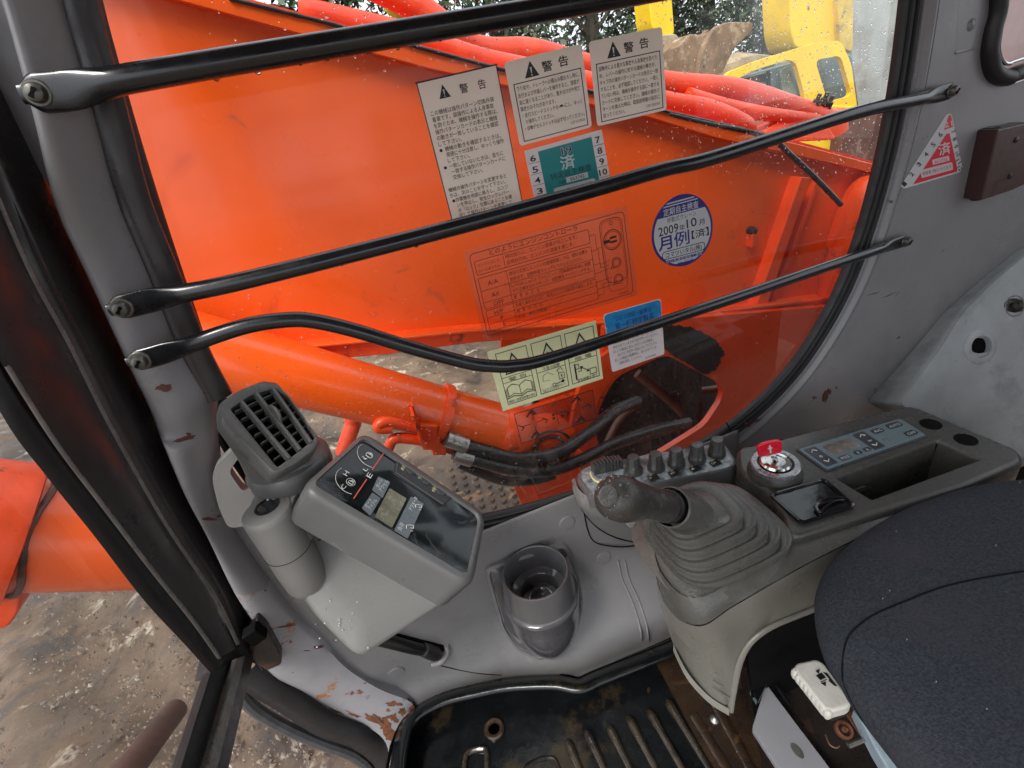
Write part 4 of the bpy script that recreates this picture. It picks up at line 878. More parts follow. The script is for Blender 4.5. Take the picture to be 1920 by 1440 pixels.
# text helper --------------------------------------------------------------
_tc = {}
def text2d(body, bold=0.0):
    """outline text as flat 2-D geometry, unit height, origin at the baseline's left"""
    key = (body, bold)
    if key in _tc: return _tc[key]
    cu = bpy.data.curves.new('text', 'FONT'); cu.body = body; cu.size = 1; cu.resolution_u = 2; cu.offset = bold
    ob = bpy.data.objects.new('text', cu); COL.objects.link(ob)
    dg_ = bpy.context.evaluated_depsgraph_get(); me = bpy.data.meshes.new_from_object(ob.evaluated_get(dg_))
    v = [(p.co.x, p.co.y) for p in me.vertices]; f = [tuple(p.vertices) for p in me.polygons]
    bpy.data.objects.remove(ob); bpy.data.curves.remove(cu); bpy.data.meshes.remove(me)
    wmax = max([a for a, b in v], default=1); wmin = min([a for a, b in v], default=0)
    _tc[key] = (v, f, wmin, wmax); return _tc[key]
def put_text(mb, body, org, xd, yd, size, width=None, bold=.0):
    v, f, w0, w1 = text2d(body, bold); sx = size if width is None else width / (w1 - w0)
    mb.add([org + xd * ((a - w0) * sx) + yd * (b * size) for a, b in v], f)
def mtext(body, a, b, h, m, name='lettering', lift=-.0018, width=None):
    """a px of baseline left, b px of baseline right, h = glyph height in metres"""
    pa, pb = onM(*a, lift), onM(*b, lift); xd = (pb - pa).normalized(); yd = nn.cross(xd)
    mb = MB(); put_text(mb, body, pa, xd, yd, h, (pb - pa).length); return mb.make(name, m, mo, smooth=0, recalc=False)
for body, a, b, h in [('表示切替', zq(1165, 690), zq(1192, 640), .006), ('セット', zq(1262, 740), zq(1280, 700), .006), ('作業モード', zq(1345, 815), zq(1370, 760), .006)]:
    mtext(body, a, b, h, PRINTY)
for body, a, b, h in [('オート', zq(1022, 790), zq(1050, 745), .0065), ('アクセル', zq(1040, 812), zq(1080, 752), .0065), ('オート', zq(955, 905), zq(985, 858), .006), ('アイドル', zq(975, 918), zq(1015, 862), .006), ('ｱﾜﾒｰﾀ', zq(1215, 925), zq(1250, 850), .0075), ('負荷', zq(1150, 1040), zq(1172, 1000), .007), ('E', zq(975, 735), zq(988, 712), .010), ('F', zq(955, 620), zq(940, 600), .007), ('H', zq(838, 722), zq(852, 700), .009), ('L', zq(950, 695), zq(962, 680), .008), ('C', zq(820, 800), zq(836, 780), .008)]:
    mtext(body, a, b, h, PRINTW)
def marc(c, r, a0, a1, m=PRINTW, w_=.0003, lift=-.0018):
    cc = onM(*c, lift); X = (onM(*zq(1050, 590), lift) - onM(*zq(985, 683), lift)).normalized(); Y = nn.cross(X)
    MB().tube([cc + X * r * math.cos(q) + Y * r * math.sin(q) for q in [a0 + (a1 - a0) * k / 14 for k in range(15)]], w_, 5).make('gauge_arc', m, mo)
marc(zq(985, 600), .022, 1.2, 3.6); marc(zq(868, 745), .022, 1.2, 3.6); marc(zq(860, 755), .006, 0, 6.28); marc(zq(968, 598), .005, 0, 6.28)
mb = MB()
def icon(c, s, kind):
    cc = onM(*c, -.0018); X = (onM(*zq(1050, 590), -.0018) - onM(*zq(985, 683), -.0018)).normalized(); Y = nn.cross(X)
    L = {'pump': [[(-1, -1), (-1, 1), (.4, 1), (.4, -1), (-1, -1)], [(.4, .2), (1, .2), (1, -.8)]], 'bucket': [[(-1, .6), (-.2, 1), (.5, .2), (.9, -.6), (.1, -.9), (-.2, -.2)], [(-1, -.6), (-.6, -1)]]}[kind]
    for pl_ in L: mb.tube([cc + X * a * s + Y * b * s for a, b in pl_], .0005, 4)
icon(zq(968, 598), .004, 'pump'); icon(zq(1255, 895), .005, 'bucket'); icon(zq(1205, 1015), .0055, 'bucket'); icon(zq(862, 755), .003, 'pump')
mb.make('pictogram', PRINTW, mo, smooth=0)

# monitor housing
hp = (P(700, 1080, y=.552), V(.35, -.72, .60).normalized())
def onH(px, py, l=0): return P(px, py, pl=(hp[0] + hp[1] * l, hp[1]))
ho = thing('monitor_housing', 'pale grey housing that carries the monitor and air vent', 'housing', onH(690, 1225))
hs2 = [onH(*p) for p in [(470, 930), (560, 900), (700, 960), (860, 1080), (842, 1128), (686, 1230), (668, 1228), (600, 1160), (560, 1105), (498, 1010)]]
ou = resample(roundpoly(hs2, .012, 4), 90, hs2[0]); cH = sum(ou, Vector()) / 90
H1 = hp[1]
MB().rings([[cH + (p - cH) * k + H1 * l for p in ou] for k, l in ((.02, .004), (.5, .004), (.93, .002), (.985, -.003), (1, -.010), (1.0, -.05), (.96, -.085), (.8, -.11))], True, True).make('shell', HOUSING, ho, smooth=60)
# boss with round plug
b0, b1 = P(499, 955, y=.560), P(560, 1092, y=.560)
axb = V(0, 0, 1); Lb = b0.z - b1.z; b1 = V(b0.x, b0.y, b1.z)
MB().lathe(b1, axb, [(.001, -.024), (.014, -.021), (.024, -.012), (.0285, .0), (.030, Lb * .25), (.0305, Lb * .5), (.0315, Lb * .93), (.0305, Lb - .001), (.0285, Lb + .0005), (.001, Lb + .0005)], 44).make('boss', HOUSING, ho, smooth=50)
MB().lathe(b0 + V(.001, .004, 0), axb, [(.0155, 0), (.0155, .0022), (.0135, .0026), (.012, .0012), (.001, .0012)], 30).make('round_plug', GLOSSB, ho)
MB().prism(roundpoly([b0 + V(-.026, .01, -.001), b0 + V(-.02, .045, -.001), b0 + V(.05, .05, -.001), b0 + V(.03, -.008, -.001)], .008, 4), V(0, 0, -.07)).make('boss_web', HOUSING, ho, bevel=.004)
sm = MB()
sm.lathe(b1 + axb * (Lb * .48), axb, [(.0304, -.0006), (.0311, 0), (.0306, .0006)], 44, False)
sm.make('joint_line', DARK, ho)
g = cr([onH(a, b, .0045) for a, b in ((596, 1014), (610, 1008), (628, 1012), (650, 1014))], 5); MB().tube(g, .0008, 6).make('joint_line', DARK, ho)
# white paint specks
mb = MB(); rnd = random.Random(11)
for _ in range(16):
    p = onH(rnd.uniform(590, 690), rnd.uniform(1120, 1215), .0042); r = rnd.uniform(.0006, .0012); mb.lathe(p, H1, [(r, -.001), (r, .0004), (.0001, .0006)], 6)
mb.make('paint_speck', WHITE, ho); mb.v and None

# ================================================================== AIR VENT
vn = V(.60, -.42, .68).normalized(); vp = (P(505, 795, y=.600), vn)
def onV(px, py, l=0): return P(px, py, pl=(vp[0] + vn * l, vn))
av = thing('air_vent', 'dark grey swivel air vent with grille beside the monitor', 'air vent', P(545, 915, y=.63))
fo_ = [onV(*p) for p in [(412, 753), (449, 729), (492, 712), (521, 716), (558, 765), (594, 812), (601, 829), (588, 848), (558, 870), (524, 889), (512, 888), (414, 788)]]
fo_ = roundpoly(fo_, .0035, 3)
vo = resample(fo_, 72, fo_[0]); cV = sum(vo, Vector()) / 72
op = roundpoly([onV(*p) for p in [(431, 767), (470, 741), (512, 728), (540, 744), (568, 782), (591, 822), (560, 847), (520, 877)]], .002, 3)
vi = resample(op, 72, vo[0])
col_c = P(543, 872, y=.625)
cr_ = .0525
colr = resample([col_c + V(cr_ * math.cos(2 * math.pi * k / 72), cr_ * math.sin(2 * math.pi * k / 72), .012) for k in range(72)], 72, vo[0])
# choose winding that matches
def twist(a, b): return sum((p - q).length for p, q in zip(a, b))
if twist(vo, colr) > twist(vo, [colr[0]] + colr[:0:-1]): colr = [colr[0]] + colr[:0:-1]
def k_(r, k, l, c=None, n=None): c = c or cV; n = n or vn; return [c + (p - c) * k + n * l for p in r]
r0 = k_(vo, 1, -.008); r1 = k_(vo, .99, -.022)
mids = [[a.lerp(b, t_) for a, b in zip(r1, colr)] for t_ in (.35, .7, 1)]
MB().rings([k_(vi, 1, -.016), k_(vi, 1, 0), k_(vi, 1.03, .0008), k_(vo, .955, .0005), k_(vo, .985, -.0015), r0, r1] + mids, False, True).make('vent_body', VENTG, av, smooth=45)
MB().prism([p - vn * .015 for p in vi], -vn * .004).make('duct_back', DARK, av, smooth=0)
ze = lambda a, b: (380 + a * .2604, 560 + b * .2604)
for a, b in (((451, 755), (542, 862)), ((478, 738), (562, 846)), ((510, 730), (582, 832))):
    p, q = onV(*a, -.002), onV(*b, -.002); t_ = (q - p).normalized(); s_ = vn.cross(t_)
    MB().box((p + q) / 2, t_ * (q - p).length / 2, s_ * .0022, vn * .005).make('slat', VENTG, av, bevel=.0012)
for k in range(7):
    u = (k + .6) / 7.4
    a = (431 + 90 * u, 767 + 110 * u); b = (516 + 76 * u, 729 + 94 * u)
    p, q = onV(*a, -.009), onV(*b, -.009); t_ = (q - p).normalized(); s_ = vn.cross(t_)
    MB().box((p + q) / 2, t_ * (q - p).length / 2, s_ * .0006, vn * .005).make('fin', VENTG, av, smooth=0)
wp_ = onV(514, 778, .0); ta = (onV(*ze(690, 1112)) - onV(*ze(368, 690))).normalized()
MB().lathe(wp_ - vn * .004, ta.cross(vn), [(.001, -.0022), (.015, -.0022), (.016, -.001), (.016, .001), (.015, .0022), (.001, .0022)], 26).make('thumbwheel', VENTG, av)
MB().lathe(col_c, V(0, 0, 1), [(.0500, -.020), (.0525, -.018), (.0555, -.012), (.0560, .006), (.0525, .012)], 48, False).make('collar', BEZEL, av, smooth=50)
MB().lathe(col_c, V(0, 0, 1), [(.040, -.11), (.046, -.07), (.050, -.040), (.0505, -.019)], 48, False).make('neck', HOUSING, av, smooth=60)

# ================================================================== SWITCH PANEL
ZP = -.61
swp = thing('switch_panel', 'dark switch panel with a row of black knobs behind the joystick', 'switch panel', P(1220, 990, y=.63))
face = roundpoly([P(a, b, z=ZP) for a, b in [(1079, 890), (1095, 874), (1230, 848), (1357, 828), (1384, 866), (1372, 876), (1247, 902), (1104, 926)]], .012, 5)
fr2 = resample(face, 80, face[0]); cF = sum(fr2, Vector()) / 80; Z_ = V(0, 0, 1)
MB().rings([k_(fr2, .96, 0, cF, Z_), k_(fr2, .99, -.0015, cF, Z_), k_(fr2, 1.01, -.006, cF, Z_), k_(fr2, 1.02, -.035, cF, Z_)], False, True).make('panel_rim', BEZEL, swp)
MB().prism(k_(fr2, .965, -.0006, cF, Z_), V(0, 0, -.01)).make('panel_face', SWP, swp, smooth=0)
rA = [P(a, b, z=ZP - .033) + V(0, .0, 0) for a, b in [(1072, 900), (1076, 925), (1096, 948), (1140, 946), (1200, 934), (1260, 922), (1330, 904), (1390, 890)]]
rC = [P(a, b, y=.662) for a, b in [(1082, 935), (1096, 962), (1122, 990), (1158, 1008), (1200, 1016), (1240, 1014), (1320, 1000), (1400, 985)]]
rB = [P(a, b, y=q) for a, b, q in [(1077, 915, .66), (1084, 945, .645), (1112, 968, .628), (1150, 975, .618), (1200, 972, .61), (1256, 965, .60), (1330, 950, .59), (1400, 940, .58)]]
rT = [P(a, b, z=ZP - .012) for a, b in [(1078, 896), (1084, 915), (1104, 930), (1145, 923), (1200, 912), (1248, 904), (1320, 888), (1380, 874)]]
loft('pod', [rT, rA, rB, rC], HOUSING, swp, 5, smooth=70)
slab('mount_plate', roundpoly([T(a, b, .004) for a, b in [(1085, 925), (1300, 900), (1300, 1012), (1180, 1020), (1110, 1014), (1098, 985)]], .012), .01, TRIM, swp, smooth=0)
MB().lathe(P(1187, 975, y=.611), V(0, -1, .35), [(.0155, -.006), (.0155, .002), (.0145, .003), (.001, .0035)], 26).make('clip_cap', HOUSING, swp)
sv_ = cr([p + V(0, -.0015, -.001) for p in rC], 5); MB().tube(sv_, .0013, 6).make('joint_line', DARK, swp)
MB().tube(cr([T(a, b, .0045) for a, b in [(1092, 950), (1100, 990), (1114, 1014), (1150, 1022), (1185, 1021), (1225, 1012), (1300, 1000)]], 5), .0013, 6).make('joint_line', DARK, swp)
KN = []
kb = None
for i, (px, py) in enumerate([(1189, 884), (1230, 878), (1268, 870), (1307, 861), (1344, 851)]):
    c = P(px, py, z=ZP)
    if kb is None:
        mb = MB(); n = 40; prof = [(.0155, 0), (.0155, .006), (.0145, .009), (.0128, .011), (.0105, .031), (.0095, .034), (.002, .0345)]
        mb.rings([[c + V(r * (1 + (.07 if (k // 2) % 2 else -.03) * (1 if .010 < h < .033 else 0)) * math.cos(2 * math.pi * k / n), r * (1 + (.07 if (k // 2) % 2 else -.03) * (1 if .010 < h < .033 else 0)) * math.sin(2 * math.pi * k / n), h) for k in range(n)] for r, h in prof])
        kb = mb.make('knob', KNOBM, swp, smooth=40); c0_ = c
    else:
        o = kb.copy(); COL.objects.link(o); o.parent = swp; o.location = kb.location + (c - c0_)
    pd = P(px - 6 + 2 * i * .3, py + 17, z=ZP + .0004)
    MB().prism([pd + V(-.009, -.008, 0), pd + V(.009, -.008, 0), pd + V(.009, .006, 0), pd + V(-.009, .006, 0)], V(0, 0, .0004)).make('label_patch', INK, swp, smooth=0)
    tb = MB(); put_text(tb, ['▭W', 'H ·', 'WP', '▲·', 'Q✶'][i].replace('▭', 'D'), pd + V(-.007, -.002, .001), V(1, 0, 0), V(0, 1, 0), .006)
    put_text(tb, ['L', 'H', 'W', 'B', 'S'][i], pd + V(-.003, .004, .001), V(1, 0, 0), V(0, 1, 0), .005)
    tb.make('lettering', PRINTY, swp, smooth=0, recalc=False)
kc = P(1140, 886, z=ZP)
MB().lathe(kc, V(0, 0, 1), [(.030, 0), (.030, .004), (.028, .006), (.001, .006)], 36).make('dial_base', SWP, swp)
dg2 = MB()
for k in range(9):
    x_ = -.024 + k * .006
    dg2.box(kc + V(x_, .002 - x_ * .2, .018 - abs(x_) * .15), V(.0022, 0, 0), V(0, .0085, 0), V(0, 0, .0125))
dg2.box(kc + V(0, .002, .015), V(.026, -.004, 0), V(.0008, .007, 0), V(0, 0, .010))
dg2.make('dial_grip', KNOBM, swp, bevel=.0012)
MB().tube([kc + V(.031 * math.cos(q), .031 * math.sin(q), .001) for q in [2.6 + 1.2 * k / 10 for k in range(11)]], .0022, 6).make('dial_mark', PRINTY, swp)
tb = MB(); put_text(tb, 'N', P(1100, 889, z=ZP + .001), V(1, 0, 0), V(0, 1, 0), .006); put_text(tb, 'D', P(1095, 903, z=ZP + .001), V(1, 0, 0), V(0, 1, 0), .008)
tb.make('lettering', PRINTW, swp, smooth=0, recalc=False)
tb = MB(); put_text(tb, 'Push', P(1357, 868, z=ZP + .001), V(.95, .1, 0), V(-.1, 1, 0), .011); tb.make('lettering', PRINTW, swp, smooth=0, recalc=False)

# ================================================================== JOYSTICK
js = thing('joystick', 'grey rubber joystick lever tilted towards the windscreen', 'joystick', V(.30, .40, -.60))
def sq(c, a, b, rad, z, n=64, ex=3.6):
    out = []
    for k in range(n):
        t_ = 2 * math.pi * k / n; cs, sn = math.cos(t_), math.sin(t_)
        q = (abs(cs) ** ex + abs(sn) ** ex) ** (-1 / ex)
        out.append(V(c.x + a * q * cs, c.y + b * q * sn, z))
    return out
rg = []; LV = 5
cb0, ct0 = V(.360, .430, 0), V(.300, .404, 0)
for k in range(LV):
    u = k / LV; u2 = (k + .80) / LV; z0 = -.612 + .0205 * k
    c = cb0.lerp(ct0, u); a, b = .094 - .050 * u, .082 - .045 * u
    c2 = cb0.lerp(ct0, u2); a2, b2 = .094 - .050 * u2, .082 - .045 * u2
    if k == 0: rg += [sq(c, a + .016, b + .014, 0, z0 - .012), sq(c, a + .004, b + .004, 0, z0 - .004)]
    rg += [sq(c, a - .004, b - .004, 0, z0), sq(c, a, b, 0, z0 + .003), sq(c, a + .0008, b + .0008, 0, z0 + .009), sq(c, a - .0005, b - .0005, 0, z0 + .0130), sq(c, a - .0035, b - .0035, 0, z0 + .0145), sq(c2, a2 + .001, b2 + .001, 0, z0 + .0140), sq(c2, a2 - .002, b2 - .002, 0, z0 + .0125)]
ct = V(.296, .402, 0)
rg += [sq(ct, .036, .033, 0, -.5105, ex=3), sq(ct, .0315, .029, 0, -.5095, ex=2.3)]
ga, gb = V(.290, .400, -.500), V(.168, .345, -.370)
gd = (gb - ga).normalized(); 
def circ(c, d, r, n=64, ref=V(1, 0, 0)):
    a = (ref - d * ref.dot(d)).normalized(); b = d.cross(a); return [c + a * r * math.cos(2 * math.pi * k / n) + b * r * math.sin(2 * math.pi * k / n) for k in range(n)]
rg += [circ(ga + gd * .006, (gd + V(0, 0, 1.2)).normalized(), .0285), circ(ga + gd * .022, (gd + V(0, 0, .4)).normalized(), .0268), circ(ga + gd * .034, gd, .0258), circ(ga + gd * .050, gd, .0255), circ(ga + gd * .052, gd, .0235)]
MB().rings(rg, False, True).make('bellows_boot', BOOT, js, smooth=38)
MB().rings([circ(ga + gd * h, gd, r) for h, r in ((.035, .019), (.052, .0200), (.056, .0190), (.058, .0205), (.062, .0190), (.064, .0205), (.070, .0200))], True).make('lever_shaft', BLACKR, js)
path = [ga + gd * h for h in (.066, .085, .105, .125)] + [ga + gd * .145 + V(-.004, 0, .001), ga + gd * .168 + V(-.006, -.002, .003), ga + gd * .184 + V(-.007, -.003, .005), ga + gd * .195 + V(-.008, -.004, .006)]
MB().tube(path, [.0190, .0182, .0180, .0192, .0225, .0248, .0228, .0135], 40).make('grip', GRIP, js, smooth=60)
te = path[-1]
MB().lathe(te - gd * .002, gd, [(.0125, -.002), (.0130, .001), (.011, .003), (.008, .0024), (.001, .0036)], 24).make('grip_cap', GRIP, js)
wd = MB(); rnd = random.Random(9)
for _ in range(26):
    a_ = rnd.uniform(0, 6.28); h = rnd.uniform(.0, .75); c = path[-2]; d = (V(rnd.gauss(0, 1), rnd.gauss(0, 1), rnd.gauss(0, 1)).normalized() + gd * .6 - fwd * 0).normalized()
    if d.dot(c) > 0: d = -d
    drop(wd, c + d * .0222, rnd.uniform(.0006, .0014), 8, up=d)
wd.make('wet_beads', dm, js, smooth=80, kind='stuff')

# ================================================================== SIDE CONSOLE
ZC = -.60
cs_ = thing('side_console', 'dark grey side console with open tray, pale lower cover', 'console', V(.55, .42, -.95))
def C(px, py, dz=0): return P(px, py, z=ZC + dz)
ctop = [(1388, 842), (1424, 838), (1688, 768), (1712, 765), (1902, 846), (1908, 862), (1800, 908), (1606, 966), (1525, 992), (1484, 1004), (1478, 965), (1440, 915), (1392, 880)]
cout = roundpoly([C(*p) for p in ctop], .012, 4)
tray = roundpoly([C(*p) for p in [(1564, 897), (1757, 825), (1842, 863), (1634, 940)]], .004, 3)
sheet('console_top', cout, [tray], 0, CONS, cs_, solid=.003)
cres = resample(cout, 140, cout[0]); cN = len(cres)
def off(r, d, z):
    out = []
    sgn = 1 if newell(r).z > 0 else -1
    for i, p in enumerate(r):
        t_ = (r[(i + 1) % len(r)] - r[i - 1]); t_.z = 0; t_.normalize(); out.append(p + V(t_.y, -t_.x, 0) * d * sgn + V(0, 0, z))
    return out
MB().rings([off(cres, 0, .0015), off(cres, .003, .0008), off(cres, .006, -.003), off(cres, .008, -.009), off(cres, .009, -.06), off(cres, .009, -.20)], False, True).make('console_body', CONS, cs_, smooth=60)
tr_ = [off(tray, 0, .0016), off(tray, -.002, -.001), off(tray, -.003, -.004), off(tray, -.008, -.085)]
MB().rings(tr_, False, True).make('tray_wall', CONS, cs_, smooth=40)
MB().prism(off(tray, -.007, -.083), V(0, 0, -.004)).make('tray_floor', DARK, cs_, smooth=0)
MB().box(P(1612, 918, z=ZC - .04), V(.010, -.001, 0), V(0, .001, 0), V(0, 0, .004)).make('tray_clip', BEZEL, cs_)
for px, py in ((1745, 795), (1811, 824)):
    MB().lathe(C(px, py, .002), V(0, 0, 1), [(.0155, 0), (.0145, .0006), (.0125, -.0004), (.010, .0002), (.001, .0002)], 26).make('round_well', DARK, cs_)
# nose: dark skirt under the boot, pale cover beneath
row0 = [P(a, b, z=-.612) for a, b in [(1226, 975), (1224, 1010), (1240, 1075), (1302, 1122), (1400, 1072), (1486, 1012), (1560, 990), (1640, 963), (1800, 915)]]
row1 = [P(a, b, y=q) for a, b, q in [(1224, 1030, .49), (1228, 1070, .45), (1252, 1140, .392), (1311, 1172, .338), (1374, 1136, .334), (1460, 1086, .334), (1545, 1040, .334), (1650, 990, .334), (1800, 935, .334)]]
midr = [a.lerp(b, .5) + V(-.002, -.004, .003) for a, b in zip(row0, row1)]
loft('skirt', [row0, midr, row1], CONS if False else BOOT, cs_, 5, smooth=70)
row1b = [p + V(-.001, -.001, -.001) for p in row1]
row2 = [P(a, b, y=q) for a, b, q in [(1231, 1085, .49), (1240, 1130, .445), (1280, 1215, .388), (1338, 1228, .342), (1388, 1180, .337), (1455, 1128, .337), (1540, 1082, .337), (1650, 1030, .337), (1800, 975, .337)]]
row3 = [P(a, b, y=q) for a, b, q in [(1240, 1140, .49), (1266, 1215, .44), (1310, 1285, .39), (1368, 1328, .345), (1386, 1236, .340), (1430, 1180, .340), (1530, 1136, .340), (1650, 1082, .340), (1800, 1025, .340)]]
row4 = [p + V(.012, .012, .002) for p in row3]
row5 = [p + V(.004, .03, .03) for p in row4]
loft('lower_cover', [row1b, [a.lerp(b, .35) for a, b in zip(row1b, row2)], row2, row3, [p + V(.004, .001, 0) for p in row3], row4, row5], BEIGE, cs_, 6, smooth=50)
for k in range(3):
    g = cr([P(a, b + k * 14, y=q) for a, b, q in ((1335, 1262, .350), (1352, 1272, .344), (1368, 1280, .341))], 5); MB().tube(g, .0012, 6).make('cover_crease', BEIGE, cs_)
foot = [P(a, b, y=q) for a, b, q in [(1264, 1210, .437), (1290, 1262, .40), (1330, 1306, .372), (1368, 1330, .343)]]
loft('cover_foot', [[p + V(-.004, -.004, .012) for p in foot], [p + V(-.006, -.006, -.004) for p in foot], [p + V(.01, .01, -.006) for p in foot]], BEIGE, cs_, 5, smooth=60)
MB().tube(cr([p + V(-.001, -.003, 0) for p in row3[3:]], 6), [(.0055, .004)] * (6 * (len(row3) - 4) + 1), 10, flat=V(0, 0, 1)).make('arch_lip', BEIGE, cs_)
# pale mottled cover behind, with two round holes
_a, _b, _c = P(1690, 757, y=.615), P(1920, 480, y=.660), P(1900, 850, y=.50)
pv_n = (_b - _a).cross(_c - _a).normalized(); pv_n = -pv_n if pv_n.dot(_a) > 0 else pv_n; pv = (_a, pv_n)
mc = thing('pale_cover', 'pale mottled plastic cover with two bolt holes behind the console', 'cover', P(1800, 850, y=.5))
def onC(px, py, l=0): return P(px, py, pl=(pv[0] + pv_n * l, pv_n))
pvo = [onC(*p) for p in [(1684, 757), (1700, 735), (1760, 655), (1800, 590), (1860, 530), (1925, 475), (2100, 380), (2100, 1000), (1910, 852), (1760, 790)]]
h1 = [onC(1835 + 27 * math.cos(q) * .82, 648 + 18 * math.sin(q) * .82) for q in [2 * math.pi * k / 24 for k in range(24)]]
h2 = [onC(1900 + 24 * math.cos(q) * .85, 573 + 16 * math.sin(q) * .85) for q in [2 * math.pi * k / 24 for k in range(24)]]
sheet('cover_face', roundpoly(pvo, .02, 5), [h1, h2], 0, PALEG, mc, solid=.006)
pr = roundpoly(pvo, .02, 5)
MB().rings([[p + pv_n * .002 for p in pr], [p + (p - sum(pr, Vector()) / len(pr)).normalized() * .006 - pv_n * .004 for p in pr], [p + (p - sum(pr, Vector()) / len(pr)).normalized() * .009 - pv_n * .09 for p in pr]], False, True).make('cover_edge', PALEG, mc, smooth=60)
MB().lathe(onC(1835, 650), pv_n, [(.040, -.001), (.038, .004), (.033, .007), (.024, .007), (.0225, .004), (.0225, -.03), (.001, -.03)], 32, False).make('hole_boss', PALEG, mc)
MB().lathe(onC(1835, 650), pv_n, [(.0224, -.005), (.0224, -.028), (.001, -.028)], 24).make('hole_dark', DARK, mc)
MB().lathe(onC(1900, 574), pv_n, [(.0235, -.004), (.0235, .003), (.0205, .003), (.0200, -.02), (.001, -.02)], 28, False).make('hole_sleeve', STEEL, mc)
MB().lathe(onC(1900, 574, -.018), pv_n, [(.008, 0), (.008, .006), (.001, .006)], 6).make('bolt', SCREWM, mc)

# ignition
ig = thing('ignition_switch', 'round chromed ignition switch with key slot on the console', 'ignition switch', C(1452, 880))
ic = C(1452, 885, .002)
MB().lathe(ic, V(0, 0, 1), [(.041, -.004), (.041, .004), (.037, .010), (.036, .016), (.0345, .018), (.026, .018), (.0245, .0155), (.001, .0155)], 48).make('housing', CONS, ig)
MB().lathe(ic, V(0, 0, 1), [(.0365, .012), (.0368, .019), (.035, .0205), (.0275, .0205), (.0265, .019)], 48, False).make('chrome_ring', mat('label_ring_satin', (.30, .31, .31), .25, metal=.6, var=.3, vs=80, bump=0), ig)
MB().lathe(ic, V(0, 0, 1), [(.0235, .015), (.0235, .021), (.021, .024), (.015, .025), (.0145, .0235), (.001, .0235)], 40).make('lock_barrel', CHROME, ig)
MB().box(ic + V(0, 0, .0245), V(.0045, .001, 0), V(-.0002, .0009, 0), V(0, 0, .001)).make('key_slot', DARK, ig, smooth=0)
tb = MB()
for k, chx in enumerate('HEAT OFF ON START'):
    q = 3.9 - k * .25
    xd = V(math.sin(q), -math.cos(q), 0); yd = V(math.cos(q), math.sin(q), 0)
    if chx != ' ': put_text(tb, chx, ic + yd * .0285 + V(0, 0, .0212), xd, yd, .0068)
tb.make('lettering', PRINTW, ig, smooth=0, recalc=False)
ky = thing('ignition_key', 'red plastic headed key standing in the ignition', 'key', ic + V(0, 0, .03))
kd = V(-.20, .05, 1).normalized(); kx = V(.88, -.42, .02); kx = (kx - kd * kx.dot(kd)).normalized(); kn = kd.cross(kx)
kc_ = P(1443, 840, z=ZC + .052)
kb0 = ic + V(0, 0, .024)
MB().box(kb0.lerp(kc_, .35), kx * .0042, kn * .0011, (kc_ - kb0).normalized() * .016).make('blade', CHROME, ky, bevel=.0006)
bow = roundpoly([kc_ + kx * a + kd * b for a, b in ((-.019, -.013), (-.0185, .012), (.0, .015), (.0185, .0125), (.0175, -.012), (0, -.014))], .007, 5)
MB().prism([p + kn * .003 for p in bow], kn * -.006).make('bow', KEYRED, ky, bevel=.0015)
MB().box(kc_, kx * .0013, kn * .0034, kd * .0085).make('bow_slot', PRINTW, ky, bevel=.0004)
MB().box(kc_ + kd * .002, kx * .0035, kn * .00335, kd * .0012).make('bow_mark', PRINTW, ky, bevel=.0003)

# climate panel
cp = thing('climate_panel', 'blue grey climate control panel with buttons on the console', 'control panel', C(1610, 840))
TL_, TR_, BR_, BL_ = C(1497, 843, .004), C(1687, 785, .004), C(1736, 816, .004), C(1550, 881, .004)
q_ = quadmap(TL_, TR_, BR_, BL_, 200, 60, V(0, 0, 1))
MB().prism(roundpoly([q_(-3, -3), q_(203, -3), q_(203, 63), q_(-3, 63)], .004), V(0, 0, -.004)).make('panel_frame', BTN, cp, bevel=.001)
MB().prism(roundpoly([q_(0, 0, .0012), q_(200, 0, .0012), q_(200, 60, .0012), q_(0, 60, .0012)], .004), V(0, 0, -.002)).make('panel_plate', PANELB, cp, bevel=.0006)
def cq(name, x0, y0, x1, y1, m, l=.0018, r=.002):
    MB().prism(roundpoly([q_(x0, y0, l), q_(x1, y0, l), q_(x1, y1, l), q_(x0, y1, l)], r, 3), V(0, 0, -.0012)).make(name, m, cp, bevel=.0003)
cq('rocker_button', 5, 5, 27, 55, BTN); cq('rocker_button', 100, 5, 122, 55, BTN)
cq('display', 36, 10, 90, 36, mat('lcd_dark_reflecting', (.16, .14, .12), .08, var=.5, vs=60, bump=0, coat=.5, patches=[((.30, .25, .2), 70, .55, .1, .1)]))
cq('button', 36, 44, 56, 55, BTN); cq('button', 66, 43, 80, 53, BTN, r=.004); cq('button', 84, 43, 98, 53, BTN, r=.004)
cq('button', 132, 8, 153, 21, BTN, r=.004); cq('button', 163, 6, 190, 21, BTN, r=.004); cq('button', 172, 38, 194, 52, BTN, r=.004)
tb = MB()
for body, x, y, s_, w_ in (('MODE', 38, 53, 9, 16), ('AUTO', 166, 18, 9, 21), ('OFF', 175, 49, 9, 16), ('A/C', 135, 18, 9, 15), ('F', 71, 52, 8, 4), ('R', 89, 52, 8, 4), ('8', 13, 34, 8, 5), ('≋', 108, 35, 8, 7)):
    xd = (q_(x + 1, y) - q_(x, y)); yd = (q_(x, y - 1) - q_(x, y)); v, f, w0, w1 = text2d(body)
    tb.add([q_(x, y, .0021) + xd * ((a - w0) * w_ / max(.01, w1 - w0)) + yd * (b * s_) for a, b in v], f)
tb.make('lettering', PRINTW, cp, smooth=0, recalc=False)
ch_ = MB()
for x in (16, 111):
    for y, s_ in ((12, 1), (47, -1)):
        ch_.tube([q_(x - 5, y + 5 * s_, .0024), q_(x, y, .0024), q_(x + 5, y + 5 * s_, .0024)], .0008, 5)
ch_.make('arrow_mark', PRINTW, cp, smooth=0)

